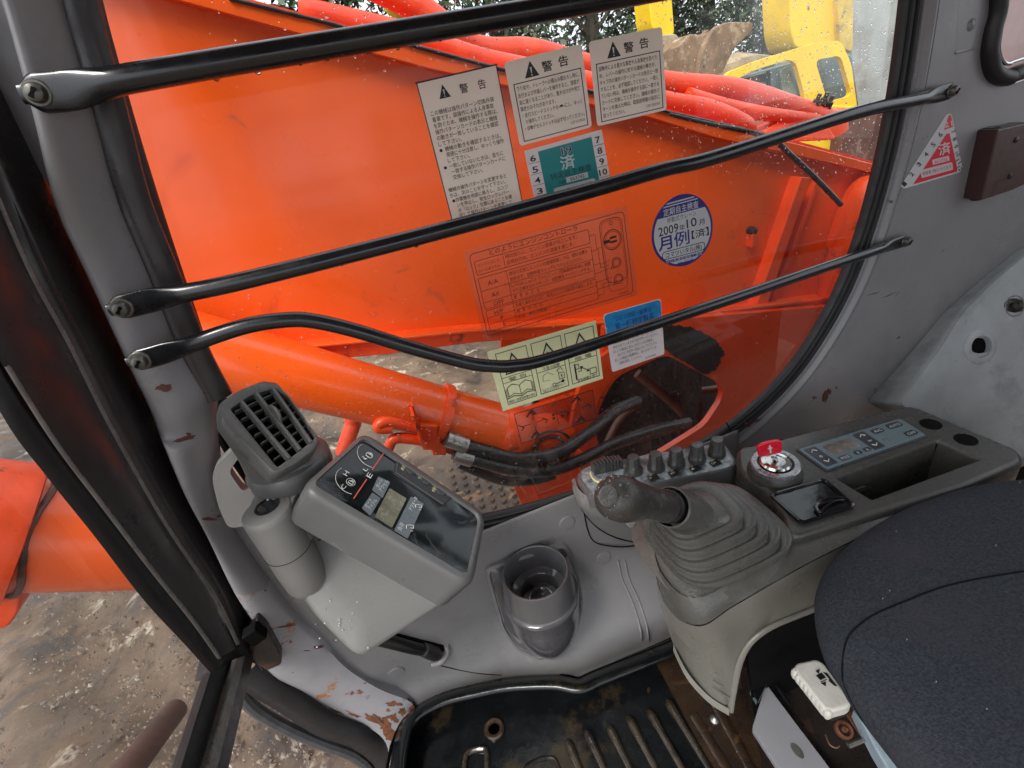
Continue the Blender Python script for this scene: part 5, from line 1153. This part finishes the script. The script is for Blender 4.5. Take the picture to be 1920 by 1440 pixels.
# ashtray lid
at_ = thing('ashtray', 'glossy black ashtray with crescent grip on the console', 'ashtray', C(1520, 940))
A4 = [C(1441, 927, .006), C(1546, 897, .006), C(1606, 949, .006), C(1502, 982, .006)]
qa = quadmap(*A4, 100, 100, V(0, 0, 1))
rgA = resample(roundpoly(A4, .006, 4), 60, A4[0]); cA = sum(rgA, Vector()) / 60
MB().rings([k_(rgA, 1, -.003, cA, Z_), k_(rgA, 1, .002, cA, Z_), k_(rgA, .95, .003, cA, Z_), k_(rgA, .90, .001, cA, Z_), k_(rgA, .88, -.006, cA, Z_)], False, True).make('frame', GLOSSB, at_)
MB().prism(k_(rgA, .885, -.0015, cA, Z_), V(0, 0, -.008)).make('lid', GLOSSB, at_, bevel=.001)
g = [qa(30 + 50 * math.sin(t_) * .9 + 8, 62 + 22 * -math.cos(t_) , .002) for t_ in [-1.2 + 2.4 * k / 14 for k in range(15)]]
g = cr([qa(38, 92, .002), qa(42, 74, .004), qa(60, 64, .005), qa(82, 66, .004), qa(92, 72, .002)], 5)
MB().tube(g, .0022, 8).make('lid_grip', GLOSSB, at_)
MB().tube(cr([qa(40, 94, .001), qa(54, 82, .003), qa(76, 74, .003), qa(92, 76, .001)], 5), .0016, 8).make('lid_grip', GLOSSB, at_)

# ================================================================== SEAT
ZS = -.60
se = thing('operator_seat', 'dark charcoal fabric seat cushion in the lower right corner', 'seat', V(.6, .05, -.75))
so = [(2250, 900), (2060, 884), (1925, 890), (1810, 905), (1700, 942), (1610, 992), (1556, 1045), (1532, 1100), (1535, 1150), (1552, 1205), (1578, 1245), (1602, 1286), (1641, 1338), (1722, 1440), (1790, 1535), (1900, 1720), (2600, 1900)]
sp_ = cr([P(a, b, z=ZS) for a, b in so], 8)
sres = sp_; cS = V(.75, -.05, ZS)
def srow(k, z): return [V(cS.x + (p.x - cS.x) * k, cS.y + (p.y - cS.y) * k, z) for p in sres]
rows = [srow(.02, ZS + .038), srow(.3, ZS + .036), srow(.6, ZS + .030), srow(.80, ZS + .022), srow(.865, ZS + .018), srow(.880, ZS + .0165), srow(.895, ZS + .016), srow(.95, ZS + .008), srow(.985, ZS - .004), srow(1.0, ZS - .02), srow(.995, ZS - .04), srow(.965, ZS - .062), srow(.92, ZS - .078)]
MB().rings(rows, False, False).make('cushion', SEATF, se, smooth=80)
VY = mat('seat_underside_blue', (.13, .17, .20), .3, var=.3, vs=20)
MB().rings([srow(.925, ZS - .076), srow(.925, ZS - .09), srow(.90, ZS - .12), srow(.86, ZS - .135)], False, False).make('seat_pan', VINYL, se, smooth=60)
from mathutils.bvhtree import BVHTree as _B
rws = [p for r in rows for p in r]; nn_ = len(rows[0])
SB = _B.FromPolygons(rws, [(i * nn_ + k, i * nn_ + k + 1, (i + 1) * nn_ + k + 1, (i + 1) * nn_ + k) for i in range(len(rows) - 1) for k in range(nn_ - 1)])
def S(px, py, l=.0):
    d = ray(px, py).normalized(); h = SB.ray_cast(Vector((0, 0, 0)), d)
    return (h[0] + V(0, 0, l)) if h[0] is not None else P(px, py, z=ZS)
sm_ = cr([S(a, b, .0003) for a, b in ((1618, 1352), (1592, 1306), (1580, 1272), (1580, 1240), (1586, 1205), (1602, 1180), (1640, 1152), (1700, 1126), (1760, 1103), (1830, 1086), (1930, 1070), (2000, 1062))], 8)
MB().tube(sm_, [(.0008, .0011)] * len(sm_), 8, flat=V(0, 0, 1)).make('seam', SEAM, se)
lint = MB(); rnd = random.Random(4)
for (a, b) in ((1680, 997), (1668, 1108), (1655, 1123), (1912, 905), (1755, 1279), (1867, 1023), (1700, 1200), (1850, 1330)):
    p = S(a, b, .0008); lint.box(p, V(.0007, .0003, 0), V(0, .0003, 0), V(0, 0, .0002))
lint.make('lint', PRINTW, se, kind='stuff')
# seat base: dark frame, grey plate, lever
sb = se
MB().prism(PP([(1392, 1232), (1416, 1196), (1450, 1178), (1560, 1130), (1700, 1090), (1800, 1560), (1480, 1560)], z=-.985), V(0, 0, -.08)).make('base_block', OILY, sb, smooth=0)
MB().prism([V(.34, .345, -.66), V(1.1, .345, -.66), V(1.1, .345, -1.06), V(.40, .345, -1.06)], V(0, .004, 0)).make('inner_wall', DARK, sb, smooth=0)  # black sheet puts the shade of the cavity under the console into colour
MB().prism(roundpoly([P(*p, z=-.93) for p in [(1436, 1281), (1410, 1366), (1470, 1458), (1500, 1530), (1620, 1530), (1556, 1440)]], .004), V(0, 0, -.012)).make('grey_plate', GREYP, sb, bevel=.002)
_h = P(1495, 1408, z=-.9292)
MB().prism([_h + V(.006 * math.cos(q) , .011 * math.sin(q), 0) for q in [2 * math.pi * k / 20 for k in range(20)]], V(0, 0, .0006)).make('slot_hole', STEEL, sb, smooth=0)
MB().prism(PP([(1412, 1205), (1440, 1262), (1437, 1284), (1422, 1316), (1408, 1290), (1400, 1220)], z=-.915), V(0, 0, -.006)).make('black_bracket', GLOSSB, sb, bevel=.001)
MB().tube([P(1413, 1207, z=-.90), P(1440, 1260, z=-.90)], .0016, 6).make('bracket_edge', STEEL, sb)
MB().prism(PP([(1408, 1262), (1424, 1270), (1428, 1300), (1418, 1320), (1406, 1300)], z=-.94), V(0, 0, -.004)).make('pale_tab', mat('blue_grey_tab', (.10, .13, .15), .35), sb, bevel=.001)
bo = P(1486, 1196, z=-.86)
MB().lathe(bo, V(.2, -.8, .5), [(.015, 0), (.015, .003), (.0095, .003), (.009, .012), (.006, .016), (.001, .016)], 6).make('bolt', mat('olive_bolt', (.20, .19, .12), .4, metal=.5, var=.4, vs=90), sb, smooth=0)
MB().lathe(P(1462, 1187, z=-.87), V(.2, -.8, .5), [(.008, 0), (.008, .006), (.001, .008)], 6).make('bolt', OILY, sb, smooth=0)
MB().tube(cr(PP([(1505, 1185), (1520, 1178), (1532, 1180), (1530, 1192), (1512, 1200)], z=-.85), 4), .002, 6).make('wire_clip', OILY, sb)
MB().tube([P(1455, 1285, z=-.93), P(1482, 1322, z=-.93)], .0035, 6).make('thin_rod', GLOSSB, sb)
COP = mat('coppery_rust', (.22, .09, .05), .35, metal=.4, var=.3, vs=60, bump=.2)
MB().tube([P(1582, 1322, z=-.90), P(1665, 1445, z=-.90), P(1700, 1500, z=-.90)], [(.003, .0065)] * 3, 8, flat=V(0, 0, 1)).make('brown_strap', mat('brown_strap_paint', (.09, .035, .022), .3, var=.2, vs=20), sb)
MB().lathe(P(1581, 1369, z=-.92), V(.0, -.3, 1), [(.013, 0), (.0125, .005), (.009, .006), (.0075, .003), (.0075, -.002)], 22, False).make('spring_ring', COP, sb)
MB().lathe(P(1581, 1369, z=-.921), V(.0, -.3, 1), [(.005, 0), (.0045, .007), (.001, .008)], 14).make('ring_bolt', COP, sb)
MB().tube([P(1556, 1348, z=-.90), P(1590, 1336, z=-.90)], .0035, 8).make('pin', OILY, sb)
MB().tube([P(1590, 1398, z=-.90), P(1625, 1384, z=-.90)], .004, 8).make('pin', STEEL, sb)
MB().tube(cr(PP([(1548, 1378), (1556, 1396), (1568, 1402), (1574, 1398)], z=-.91), 4), .0012, 6).make('wire_clip', COP, sb)
MB().prism(PP([(1600, 1322), (1612, 1328), (1735, 1500), (1700, 1500), (1640, 1400)], z=-.84), V(0, 0, -.03)).make('pale_edge', mat('wet_pale_blue_vinyl', (.34, .42, .47), .12, var=.2, vs=30, coat=.5, patches=[((.03, .04, .05), 20, .6, .05, .2)]), sb, bevel=.004)
hn = thing('seat_lever', 'off-white ribbed plastic seat lever handle with arrows', 'lever', P(1540, 1290, z=-.86))
HZ = -.82
hpts = [(1489, 1250), (1494, 1242), (1530, 1234), (1545, 1242), (1598, 1316), (1592, 1325), (1560, 1334), (1546, 1330), (1496, 1266)]
MB().prism(roundpoly(PP(hpts, z=HZ), .006, 4), V(0, 0, -.024)).make('handle', WHITEH, hn, bevel=.005, seg=3)
for k in range(9):
    u = k / 8; a = P(1492 + (1552 - 1492) * u, 1262 + (1336 - 1262) * u, z=HZ - .010)
    MB().lathe(a, V(0, 0, 1), [(.004, -.012), (.0062, -.006), (.0062, .004), (.004, .008), (.001, .009)], 12).make('grip_rib', WHITEH, hn)
hq = quadmap(P(1494, 1244, z=HZ + .0008), P(1531, 1235, z=HZ + .0008), P(1597, 1317, z=HZ + .0008), P(1556, 1332, z=HZ + .0008), 40, 100, V(0, 0, 1))
ar = MB()
def tri(pts): ar.prism([hq(a, b) for a, b in pts], V(0, 0, .0004))
tri([(22, 24), (32, 22), (24, 31)]); tri([(16, 50), (26, 49), (20, 58)]); tri([(17, 33), (30, 30), (31, 42), (19, 44)]); tri([(33, 30), (38, 34), (38, 64), (34, 62), (31, 50), (34, 46)]); tri([(17, 47), (30, 45), (30, 46.5), (17, 48.5)])
ar.make('arrow_mark', INK, hn, smooth=0)
# ================================================================== STICKERS
class Stick:
    """a printed sticker: thin plate and flat print, laid out in its own units (x right, y down)"""
    def __init__(s, label, quad, W, H, base, y=YG - .0012, r=.004, th=.0004, cat='sticker', clear=False, shape=None):
        s.W, s.H = W, H
        q = [P(a, b, y=y) for a, b in quad]; s.n = Vector((0, -1, 0)); s.map = quadmap(*q, W, H, s.n)
        s.t = thing('warning_sticker' if cat == 'sticker' else 'inspection_sticker', label, 'sticker', s.map(W / 2, H)); s.b = {}; s.k = 0
        pts = shape or [(0, 0), (W, 0), (W, H), (0, H)]
        if base is not None:
            MB().prism(roundpoly([s.map(*p) for p in pts], r, 5) if r else [s.map(*p) for p in pts], -s.n * th).make('backing', base, s.t, smooth=0)
    def mb(s, m): s.k += 1; return s.b.setdefault(m.name, (MB(), m))[0], .0002 + .00002 * s.k
    def poly(s, pts, m, r=0):
        b, l = s.mb(m); p = [s.map(x, y, l) for x, y in pts]
        if r: p = roundpoly(p, r, 4)
        b.add(p, [tuple(range(len(p)))])
    def rect(s, x0, y0, x1, y1, m, r=0): s.poly([(x0, y0), (x1, y0), (x1, y1), (x0, y1)], m, r)
    def line(s, pts, w_, m, closed=False):
        b, l = s.mb(m); L = len(pts)
        for i in range(L if closed else L - 1):
            (x0, y0), (x1, y1) = pts[i], pts[(i + 1) % L]; d = math.hypot(x1 - x0, y1 - y0) or 1; ux, uy = (x1 - x0) / d * w_ / 2, (y1 - y0) / d * w_ / 2
            b.add([s.map(x0 - ux - uy, y0 - uy + ux, l), s.map(x1 + ux - uy, y1 + uy + ux, l), s.map(x1 + ux + uy, y1 + uy - ux, l), s.map(x0 - ux + uy, y0 - uy - ux, l)], [(0, 1, 2, 3)])
            l += .000002
    def frame(s, x0, y0, x1, y1, w_, m, r=0):
        pts = [(x0, y0), (x1, y0), (x1, y1), (x0, y1)]
        if r: pts = [(p.x, p.y) for p in roundpoly([Vector((a, b, 0)) for a, b in pts], r, 4)]
        s.line(pts, w_, m, True)
    def disc(s, cx, cy, r, m, a0=0, a1=2 * math.pi, n=40): s.poly([(cx + r * math.cos(a0 + (a1 - a0) * k / n), cy + r * math.sin(a0 + (a1 - a0) * k / n)) for k in range(n)], m)
    def circle(s, cx, cy, r, w_, m, n=36): s.line([(cx + r * math.cos(2 * math.pi * k / n), cy + r * math.sin(2 * math.pi * k / n)) for k in range(n)], w_, m, True)
    def text(s, body, x, y, size, m, width=None, bold=0.0, rot=0):
        b, l = s.mb(m); v, f, w0, w1 = text2d(body, bold); sx = size if width is None else width / max(.01, w1 - w0); c, q = math.cos(rot), math.sin(rot)
        b.add([s.map(x + (a - w0) * sx * c + bb * size * q, y + (a - w0) * sx * q - bb * size * c, l) for a, bb in v], f)
    def tri(s, cx, y0, y1, hw, outline=None):
        s.poly([(cx, y0), (cx + hw, y1), (cx - hw, y1)], INK)
        if outline: s.poly([(cx, y0 + outline * 2.2), (cx + hw - outline * 1.8, y1 - outline), (cx - hw + outline * 1.8, y1 - outline)], outline_m(s))
        h = y1 - y0; s.poly([(cx - hw * .14, y0 + h * .38), (cx + hw * .14, y0 + h * .38), (cx + hw * .06, y0 + h * .76), (cx - hw * .06, y0 + h * .76)], CREAM); s.disc(cx, y0 + h * .87, hw * .10, CREAM, n=10)
    def done(s):
        for k, (b, m) in s.b.items(): b.make({'ink_black': 'black_print'}.get(k, 'print'), m, s.t, smooth=0, recalc=False)
def outline_m(s): return PALEY

# 1 tall warning sticker
s = Stick('tall cream warning sticker with black border and the most text, leftmost on the glass', [(780, 156), (931, 121), (982, 390), (850, 426)], 155, 270, CREAM, r=.0003)
s.line([(0, 0), (155, 0)], 2.6, INK); s.line([(1, 0), (1, 270)], 2, INK); s.line([(154, 0), (154, 270)], 2, INK)
s.tri(46, 11, 34, 11); s.text('警', 76, 32, 17, INK, bold=.010); s.text('告', 112, 32, 17, INK, bold=.010)
T1 = [('この機械は操作パターン切換弁装', 12, 125), ('着車です。誤操作による人身事故', 12, 122), ('を防ぐため、機械を操作する際は、', 12, 127), ('操作パターンカードの表示と機械', 12, 124), ('の動きが一致していることを確認', 12, 124), ('して下さい。', 12, 46), ('機械の動きを確認するときは、', 22, 114), ('周囲に十分注意し、ゆっくり操作', 22, 118), ('して下さい。', 22, 44), ('一致していないときは、直ちに', 22, 112), ('一致する操作パターンカードに', 24, 112), ('交換して下さい。', 24, 62), None, ('機械の操作パターンを変更すると', 9, 122), ('きは、次のことを守って下さい。', 9, 118), ('作業機を地面に降ろし、エンジ', 18, 112), ('ンを停止し、安全ロックレバー', 18, 112), ('が「ロック」位置にあることを確', 18, 116), ('認して操作パターンを変更して', 18, 114), ('下さい。', 18, 34)]
y = 58
for t_ in T1:
    if t_: s.text(t_[0], t_[1], y, 9.6, INK, t_[2], bold=.004)
    y += 10.9
for yy in (58 + 10.9 * 6 - 3, 58 + 10.9 * 9 - 3, 58 + 10.9 * 15 - 3): s.disc(14, yy, 3, INK, n=14)
s.done()
# 2, 3 rounded warning stickers
def warn(label, quad, lines, code, codepos, mole=None):
    s = Stick(label, quad, 150, 165, CREAM, r=.005)
    s.tri(47, 8, 38, 14); s.text('警', 68, 33, 21, INK, bold=.014); s.text('告', 101, 31, 21, INK, bold=.014)
    s.frame(10, 44, 142, 158, 1.8, INK)
    for k, (x, t_, w_) in enumerate(lines): s.text(t_, x, 58 + k * 13.2, 10, INK, w_, bold=.006)
    s.text(code, codepos[0], codepos[1], 8, INK, 30)
    if mole: s.disc(mole[0], mole[1], 4, INK, math.pi, 2 * math.pi, 12); s.line([(mole[0] - 6, mole[1]), (mole[0] + 6, mole[1])], 1, INK)
    s.done()
warn('cream warning sticker with rounded corners, between the tall one and the topmost one', [(945, 117), (1090, 82), (1110, 238), (975, 274)],
     [(14, '下り坂や、トレーラへの積込み積おろし時に、', 124), (14, '走行および作業レバーを操作すると、速度が', 122), (14, '急に速くなることがあり、重大なけがや死亡', 122), (14, '事故のおそれがあります。', 70), (16, '・走行スピードスイッチを　　にし、ゆっく', 120), (20, 'り操作してください。', 56), (16, '・自動デセルスイッチは必ず切ってください。', 122)], '127-5195X', (108, 148), (94, 108))
warn('cream warning sticker with rounded corners, topmost and rightmost of the three', [(1104, 78), (1241, 50), (1250, 206), (1120, 237)],
     [(14, '誤動作による重大な事故や人身事故を防ぐた', 122), (14, 'め、レバーの操作に対する機械の動きが、', 118), (14, 'キャブ内の操作パターンカードの表示と一致', 122), (14, 'することを、必ず確認してください。一致し', 122), (14, 'ていない時は、機械を操作する前に一致する', 122), (14, 'カードに交換してください。機械の操作パ', 122), (14, 'ターンを換えた時は、取扱説明書の指示に', 122), (14, '従ってください。', 46)], '120-5054X', (106, 150))
# 4 teal inspection sticker
s = Stick('teal and white inspection sticker numbered 19, half hidden by the middle guard bar', [(983, 283), (1128, 243), (1148, 355), (1006, 391)], 150, 118, WHITE, cat='inspection', r=.0015)
s.rect(24, 8, 128, 116, TEAL)
for k, c in enumerate('65432'): s.text(c, 7, 24 + k * 22, 17, INK, 11, bold=.014); s.line([(3, 27 + k * 22), (23, 27 + k * 22)], .8, INK)
for k, c in enumerate(['7', '8', '9', '10', '11']): s.text(c, 134 if len(c) < 2 else 130, 22 + k * 21, 17, INK, 10 if len(c) < 2 else 16, bold=.014); s.line([(129, 26 + k * 21), (149, 26 + k * 21)], .8, INK)
s.text('19', 66, 26, 18, WHITE, 21, bold=.05); s.text('19', 66.5, 26, 18, INK, 20, bold=.010); s.text('済', 60, 53, 29, WHITE, 29, bold=.020)
s.text('特定自主検査', 37, 68, 14, INK, 80, bold=-.002); s.text('NO', 52, 81, 9, INK, 12); s.rect(65, 71, 108, 82, WHITE); s.text('863742', 73, 80, 10, INK, 28)
s.rect(38, 86, 120, 106, WHITE, .004); s.text('検査者', 40, 104, 6, INK, 14); s.text('(株)となミます', 60, 101, 12, INK, 54)
s.done()
# 5 round monthly sticker
s = Stick('round blue and white monthly inspection sticker dated 2009, right part of the glass', [(1216, 380), (1332, 348), (1342, 484), (1226, 514)], 120, 136, None, cat='inspection')
s.circ = [(60 + 59 * math.cos(2 * math.pi * k / 60), 68 + 67 * math.sin(2 * math.pi * k / 60)) for k in range(60)]
MB().prism([s.map(a, b) for a, b in s.circ], V(0, .0004, 0)).make('backing', NAVY, s.t, smooth=0)
def band_(y0, y1, k_r, m):
    pts = []
    for sgn in (1, -1):
        for j in range(13):
            yy = y0 + (y1 - y0) * (j / 12 if sgn > 0 else 1 - j / 12); d = max(0, 1 - ((yy - 68) / (67 * k_r)) ** 2) ** .5 * 59 * k_r
            pts.append((60 + sgn * d, yy))
    s.poly(pts, m)
band_(10, 12.5, .96, WHITE); band_(15, 17, .96, WHITE); band_(34, 116, .93, WHITE); band_(122, 127, .93, WHITE)
s.text('定期自主検査', 26, 31, 14, WHITE, 68, bold=.010); s.text('移動式クレーン', 32, 45, 11, INK, 56); s.text('2009', 14, 66, 23, INK, 38, bold=.010); s.text('年', 54, 65, 12, INK, 11, bold=.010); s.text('10', 68, 64, 23, INK, 20, bold=.010); s.text('月', 92, 64, 12, INK, 11, bold=.010)
s.text('月', 12, 92, 29, NAVY, 26, bold=.018); s.text('例', 42, 92, 30, NAVY, 29); s.text('例', 42.7, 92, 30, NAVY, 29); s.text('例', 42.3, 91.5, 30, NAVY, 29); s.text('【済】', 76, 86, 17, INK, 34, bold=.01)
s.frame(18, 98, 100, 113, 1.4, INK, 8); s.text('コマツいタル(株)', 24, 110, 12, INK, 70, bold=.01); s.text('37日本建設機械工業会', 24, 121.5, 7, WHITE, 70); s.text('No. 97158', 46, 127, 5, INK, 30); s.done()
# 6 clear engine chart
CLR = glass('clear_film', (.93, .93, .93), 1.0, dirt=.05, rough=.15)
s = Stick('large transparent engine control chart printed in dark lines, below the middle guard bar', [(868, 472), (1176, 385), (1196, 553), (908, 640)], 320, 172, CLR, cat='inspection', r=.003, th=.0003)
DI = mat('ink_dark_red_brown', (.015, .004, .003), .5, bump=0)
s.frame(9, 8, 311, 164, 1.1, DI, 9); s.text('どのようにエンジンコントローラ', 45, 18, 11, DI, 170)
s.frame(15, 22, 236, 47, .9, DI, 4); s.line([(68, 22), (68, 47)], .8, DI); s.text('エンジンコント', 20, 33, 7, DI, 40); s.text('ロールダイヤル', 20, 43, 7, DI, 40)
s.text('時計回りに、エンジン速度が向上します。', 72, 32, 9, DI, 140); s.text('反時計方向、エンジンの速度を減じす。', 72, 43, 9, DI, 132)
s.frame(15, 53, 236, 112, .9, DI, 4); s.line([(68, 53), (68, 112)], .8, DI); s.line([(15, 77), (236, 77)], .8, DI); s.line([(15, 99), (236, 99)], .8, DI)
for t_, x, y in (('A/A', 30, 70), ('A/I', 32, 93), ('OFF', 32, 110), ('H/P', 30, 127), ('P', 40, 140), ('E', 42, 153)): s.text(t_, x, y, 12, DI)
for t_, x, y, w_ in (('微段の変更とエンジンの速度制御しバロ。燃料消費を', 72, 63, 156), ('節約ます。自動制御スイッチシステムのスグロト。', 72, 74, 146), ('レバロをニュロトラルにエンジン回転数約4秒後に減額', 72, 86, 158), ('される機オロトマチック、省燃費をアイドリングする。', 72, 96, 158), ('標　準　の　方　法', 72, 108, 50), ('生産を高めるために、負荷エンジン回転数が増加します。', 72, 124, 158), ('標　準　の　方　法', 72, 136, 50), ('削減、燃料消費量。', 72, 148, 60)): s.text(t_, x, y, 8.6, DI, w_)
s.frame(15, 115, 236, 156, .9, DI, 4); s.line([(68, 115), (68, 156)], .8, DI); s.line([(15, 129), (236, 129)], .8, DI); s.line([(15, 142), (236, 142)], .8, DI)
s.frame(258, 14, 304, 132, 1.2, DI, 14); s.frame(261, 17, 301, 150, .7, DI, 12)
s.circle(281, 52, 18, 1.6, DI); s.circle(281, 52, 15, .9, DI); s.rect(276, 46, 290, 50, DI); s.rect(276, 54, 290, 58, DI); s.rect(262, 50, 276, 56, DI); s.circle(282, 22, 3, 1, DI)
for cy in (96, 128): s.circle(283, cy, 9, 1.4, DI); s.circle(283, cy, 6, .8, DI); s.line([(274, cy + 4), (270, cy + 9), (278, cy + 8)], 1.2, DI); s.text('A/A', 262, cy - 6, 4, DI); s.text('A/I', 262, cy + 1, 4, DI); s.text('OFF', 261, cy + 8, 4, DI)
for a, b in (((236, 34), (258, 60)), ((236, 62), (262, 90)), ((236, 88), (262, 97)), ((236, 105), (262, 104)), ((236, 122), (262, 122)), ((236, 136), (262, 129)), ((236, 149), (262, 136))):
    mx_ = (a[0] + b[0]) / 2; s.line([a, (mx_, a[1]), (mx_, b[1]), b], .8, DI)
s.text('2048695', 280, 160, 6, DI); s.done()
# 7 pale green pictogram sticker
s = Stick('pale green pictogram sticker with warning triangles, open book and padlock', [(913, 660), (1117, 601), (1131, 710), (943, 771)], 205, 115, PALEY, cat='inspection', r=.0003)
for k, x0 in enumerate((13, 78, 142)):
    x1 = x0 + 56; s.frame(x0, 8, x1, 106, 1.2, INK); s.line([(x0, 54), (x1, 54)], 1, INK); s.line([(x0, 64), (x1, 64)], 1, INK); cx = (x0 + x1) / 2
    s.poly([(cx, 12), (cx + 20, 50), (cx - 20, 50)], INK); s.poly([(cx, 18), (cx + 16, 47.5), (cx - 16, 47.5)], PALEY)
    s.text(('警 告', '不意の起動', '感 電')[k], x0 + 12, 62.5, 7.5, INK, 34)
s.rect(40, 28, 43, 41, INK); s.disc(41.5, 44.5, 1.7, INK, n=10)
s.circle(105, 38, 5, 1, INK); s.line([(100, 34), (104, 30), (110, 33)], 1, INK); s.line([(164, 40), (168, 32), (176, 36), (174, 44)], 1.2, INK)
bk_ = [(18, 74), (28, 69), (41, 75), (54, 69), (64, 74), (64, 92), (54, 87), (41, 93), (28, 87), (18, 92)]
s.line(bk_, 1.2, INK, True); s.line([(41, 75), (41, 93)], 1, INK)
for d in (2.2, 4.4): s.line([(18 - d, 76), (18 - d, 95), (28, 90 + d * .6), (41, 95 + d * .5), (54, 90 + d * .6), (64 + d, 95), (64 + d, 76)], .8, INK)
s.text('機械に 取扱説明書を読め', 15, 103.5, 6, INK, 52)
s.frame(118, 76, 129, 88, 1, INK, 1.5); s.line([(119, 76), (116, 69), (124, 66), (127, 71)], 1.1, INK); s.disc(123.5, 81, 1.6, INK, n=8); s.line([(123.5, 81), (123.5, 86)], 1.2, INK)
s.line([(86, 82), (88, 72), (98, 68), (108, 76)], .8, INK); s.line([(86, 82), (100, 84)], .6, INK); s.circle(106, 95, 3, 1, INK); s.line([(109, 95), (124, 93)], 1.4, INK); s.disc(124, 93, 3, INK, n=10)
s.text('ロックレバーを確実にロック', 82, 101, 4.6, INK, 46); s.text('位置にしてください。', 82, 105, 4.6, INK, 32)
s.rect(150, 68, 153, 100, INK); s.line([(153, 70), (159, 70), (159, 76)], 1.2, INK); s.line([(153, 79), (163, 79), (163, 85), (157, 85)], 1.2, INK); s.frame(180, 86, 193, 97, 1.2, INK)
s.line([(164, 78), (177, 88)], 1.6, INK); s.poly([(161, 76), (168, 76), (164, 82)], INK); s.poly([(179, 90), (173, 90), (177, 84)], INK); s.text('安全距離を保て', 152, 104.5, 6.5, INK, 42); s.done()
# 8 blue and white fluorocarbon sticker
s = Stick('white sticker with worn blue header, crossed by the bent guard bar', [(1131, 590), (1239, 560), (1246, 664), (1148, 698)], 108, 108, WHITE, cat='inspection', r=.005)
s.poly([(p.x, p.y) for p in roundpoly([Vector((1, 1, 0)), Vector((107, 1, 0)), Vector((107, 40, 0)), Vector((1, 40, 0))], 7, 4)], BLUE)
s.text('フロン回収・破壊法', 20, 17, 10, NAVY, 68, bold=.01); s.text('第一種特定製品', 18, 32, 13, NAVY, 74, bold=.01)
for k, (t_, x, w_) in enumerate([('地球環境を保護するため、次の事が法律で', 8, 88), ('決められていますので必ず守ってください。', 8, 90), ('(1) この製品に封入されている冷媒を、', 8, 80), ('みだりに大気中へ放出しないでください。', 15, 80), ('(2) この製品の廃棄時は、封入されている', 8, 84), ('冷媒を回収してください。', 15, 46)]): s.text(t_, x, 57 + k * 8.2, 6.6, INK, w_)
s.text('20Y0049880', 68, 104, 4.5, INK, 22); s.done()
# 9 clear lever pattern card
s = Stick('small transparent lever pattern card with black arrows, lowest on the glass', [(963, 776), (1112, 730), (1120, 785), (977, 833)], 150, 60, CLR, cat='inspection', r=.0006, th=.0003)
s.frame(1, 1, 149, 59, 1.2, INK)
for cx, cy in ((32, 28), (118, 28)): s.line([(cx - 22, cy), (cx - 6, cy)], 1.2, INK); s.line([(cx + 6, cy), (cx + 22, cy)], 1.2, INK); s.line([(cx, cy - 18), (cx, cy - 6)], 1.2, INK); s.line([(cx, cy + 6), (cx, cy + 18)], 1.2, INK)
for x, y in ((22, 4), (22, 46), (108, 4), (110, 46)): s.line([(x, y + 8), (x + 10, y), (x + 14, y + 6)], 3, INK); s.line([(x + 4, y + 1), (x + 16, y + 10)], 1.5, INK)
for x in (4, 48, 90, 134): s.line([(x, 24), (x + 8, 30), (x + 4, 34)], 2, INK)
for x in (66, 82): s.rect(x, 22, x + 5, 26, INK); s.rect(x, 29, x + 5, 33, INK)
s.line([(75, 14), (75, 44)], 1.2, INK); s.done()
# 10 red triangle on the cab wall
YT = YS - .0022
s = Stick('red and white triangular inspection sticker on the grey cab wall', [(1667, 222), (1786, 196), (1806, 324), (1688, 356)], 118, 134, None, y=YT, cat='inspection')
tri_ = [(104, 8), (117, 128), (3, 134)]
tri_ = [(105, 14), (114, 16), (118, 124), (112, 131), (8, 134), (1, 128)]
MB().prism(roundpoly([s.map(*p) for p in tri_], .004, 4), V(0, .0004, 0)).make('backing', WHITE, s.t, smooth=0)
s.poly([(108, 17), (112, 18), (113, 40), (94, 42)], REDI); s.poly([(98, 50), (104, 50), (108, 122), (106, 128), (24, 130)], REDI)
s.text('21', 96, 38, 14, WHITE, 16, bold=.014)
for k, c in enumerate('123456'): s.text(c, 8 + k * 15.6, 130 - k * 15.2, 12.5, INK, 7, bold=.014, rot=-.62)
for k, c in enumerate(['7', '8', '9', '10', '11', '12']): s.text(c, 107, 48 + k * 14.5, 11, INK, 6 if len(c) < 2 else 9, bold=.014, rot=1.1 - .0 * k)
s.text('済', 78, 86, 25, WHITE, 24, bold=.020); s.rect(64, 92, 96, 102, WHITE); s.text('863742', 68, 100.5, 8, REDI, 24); s.rect(40, 106, 100, 122, WHITE, .003); s.text('検査者 (株)となミます', 43, 117, 7.5, INK, 54); s.done()
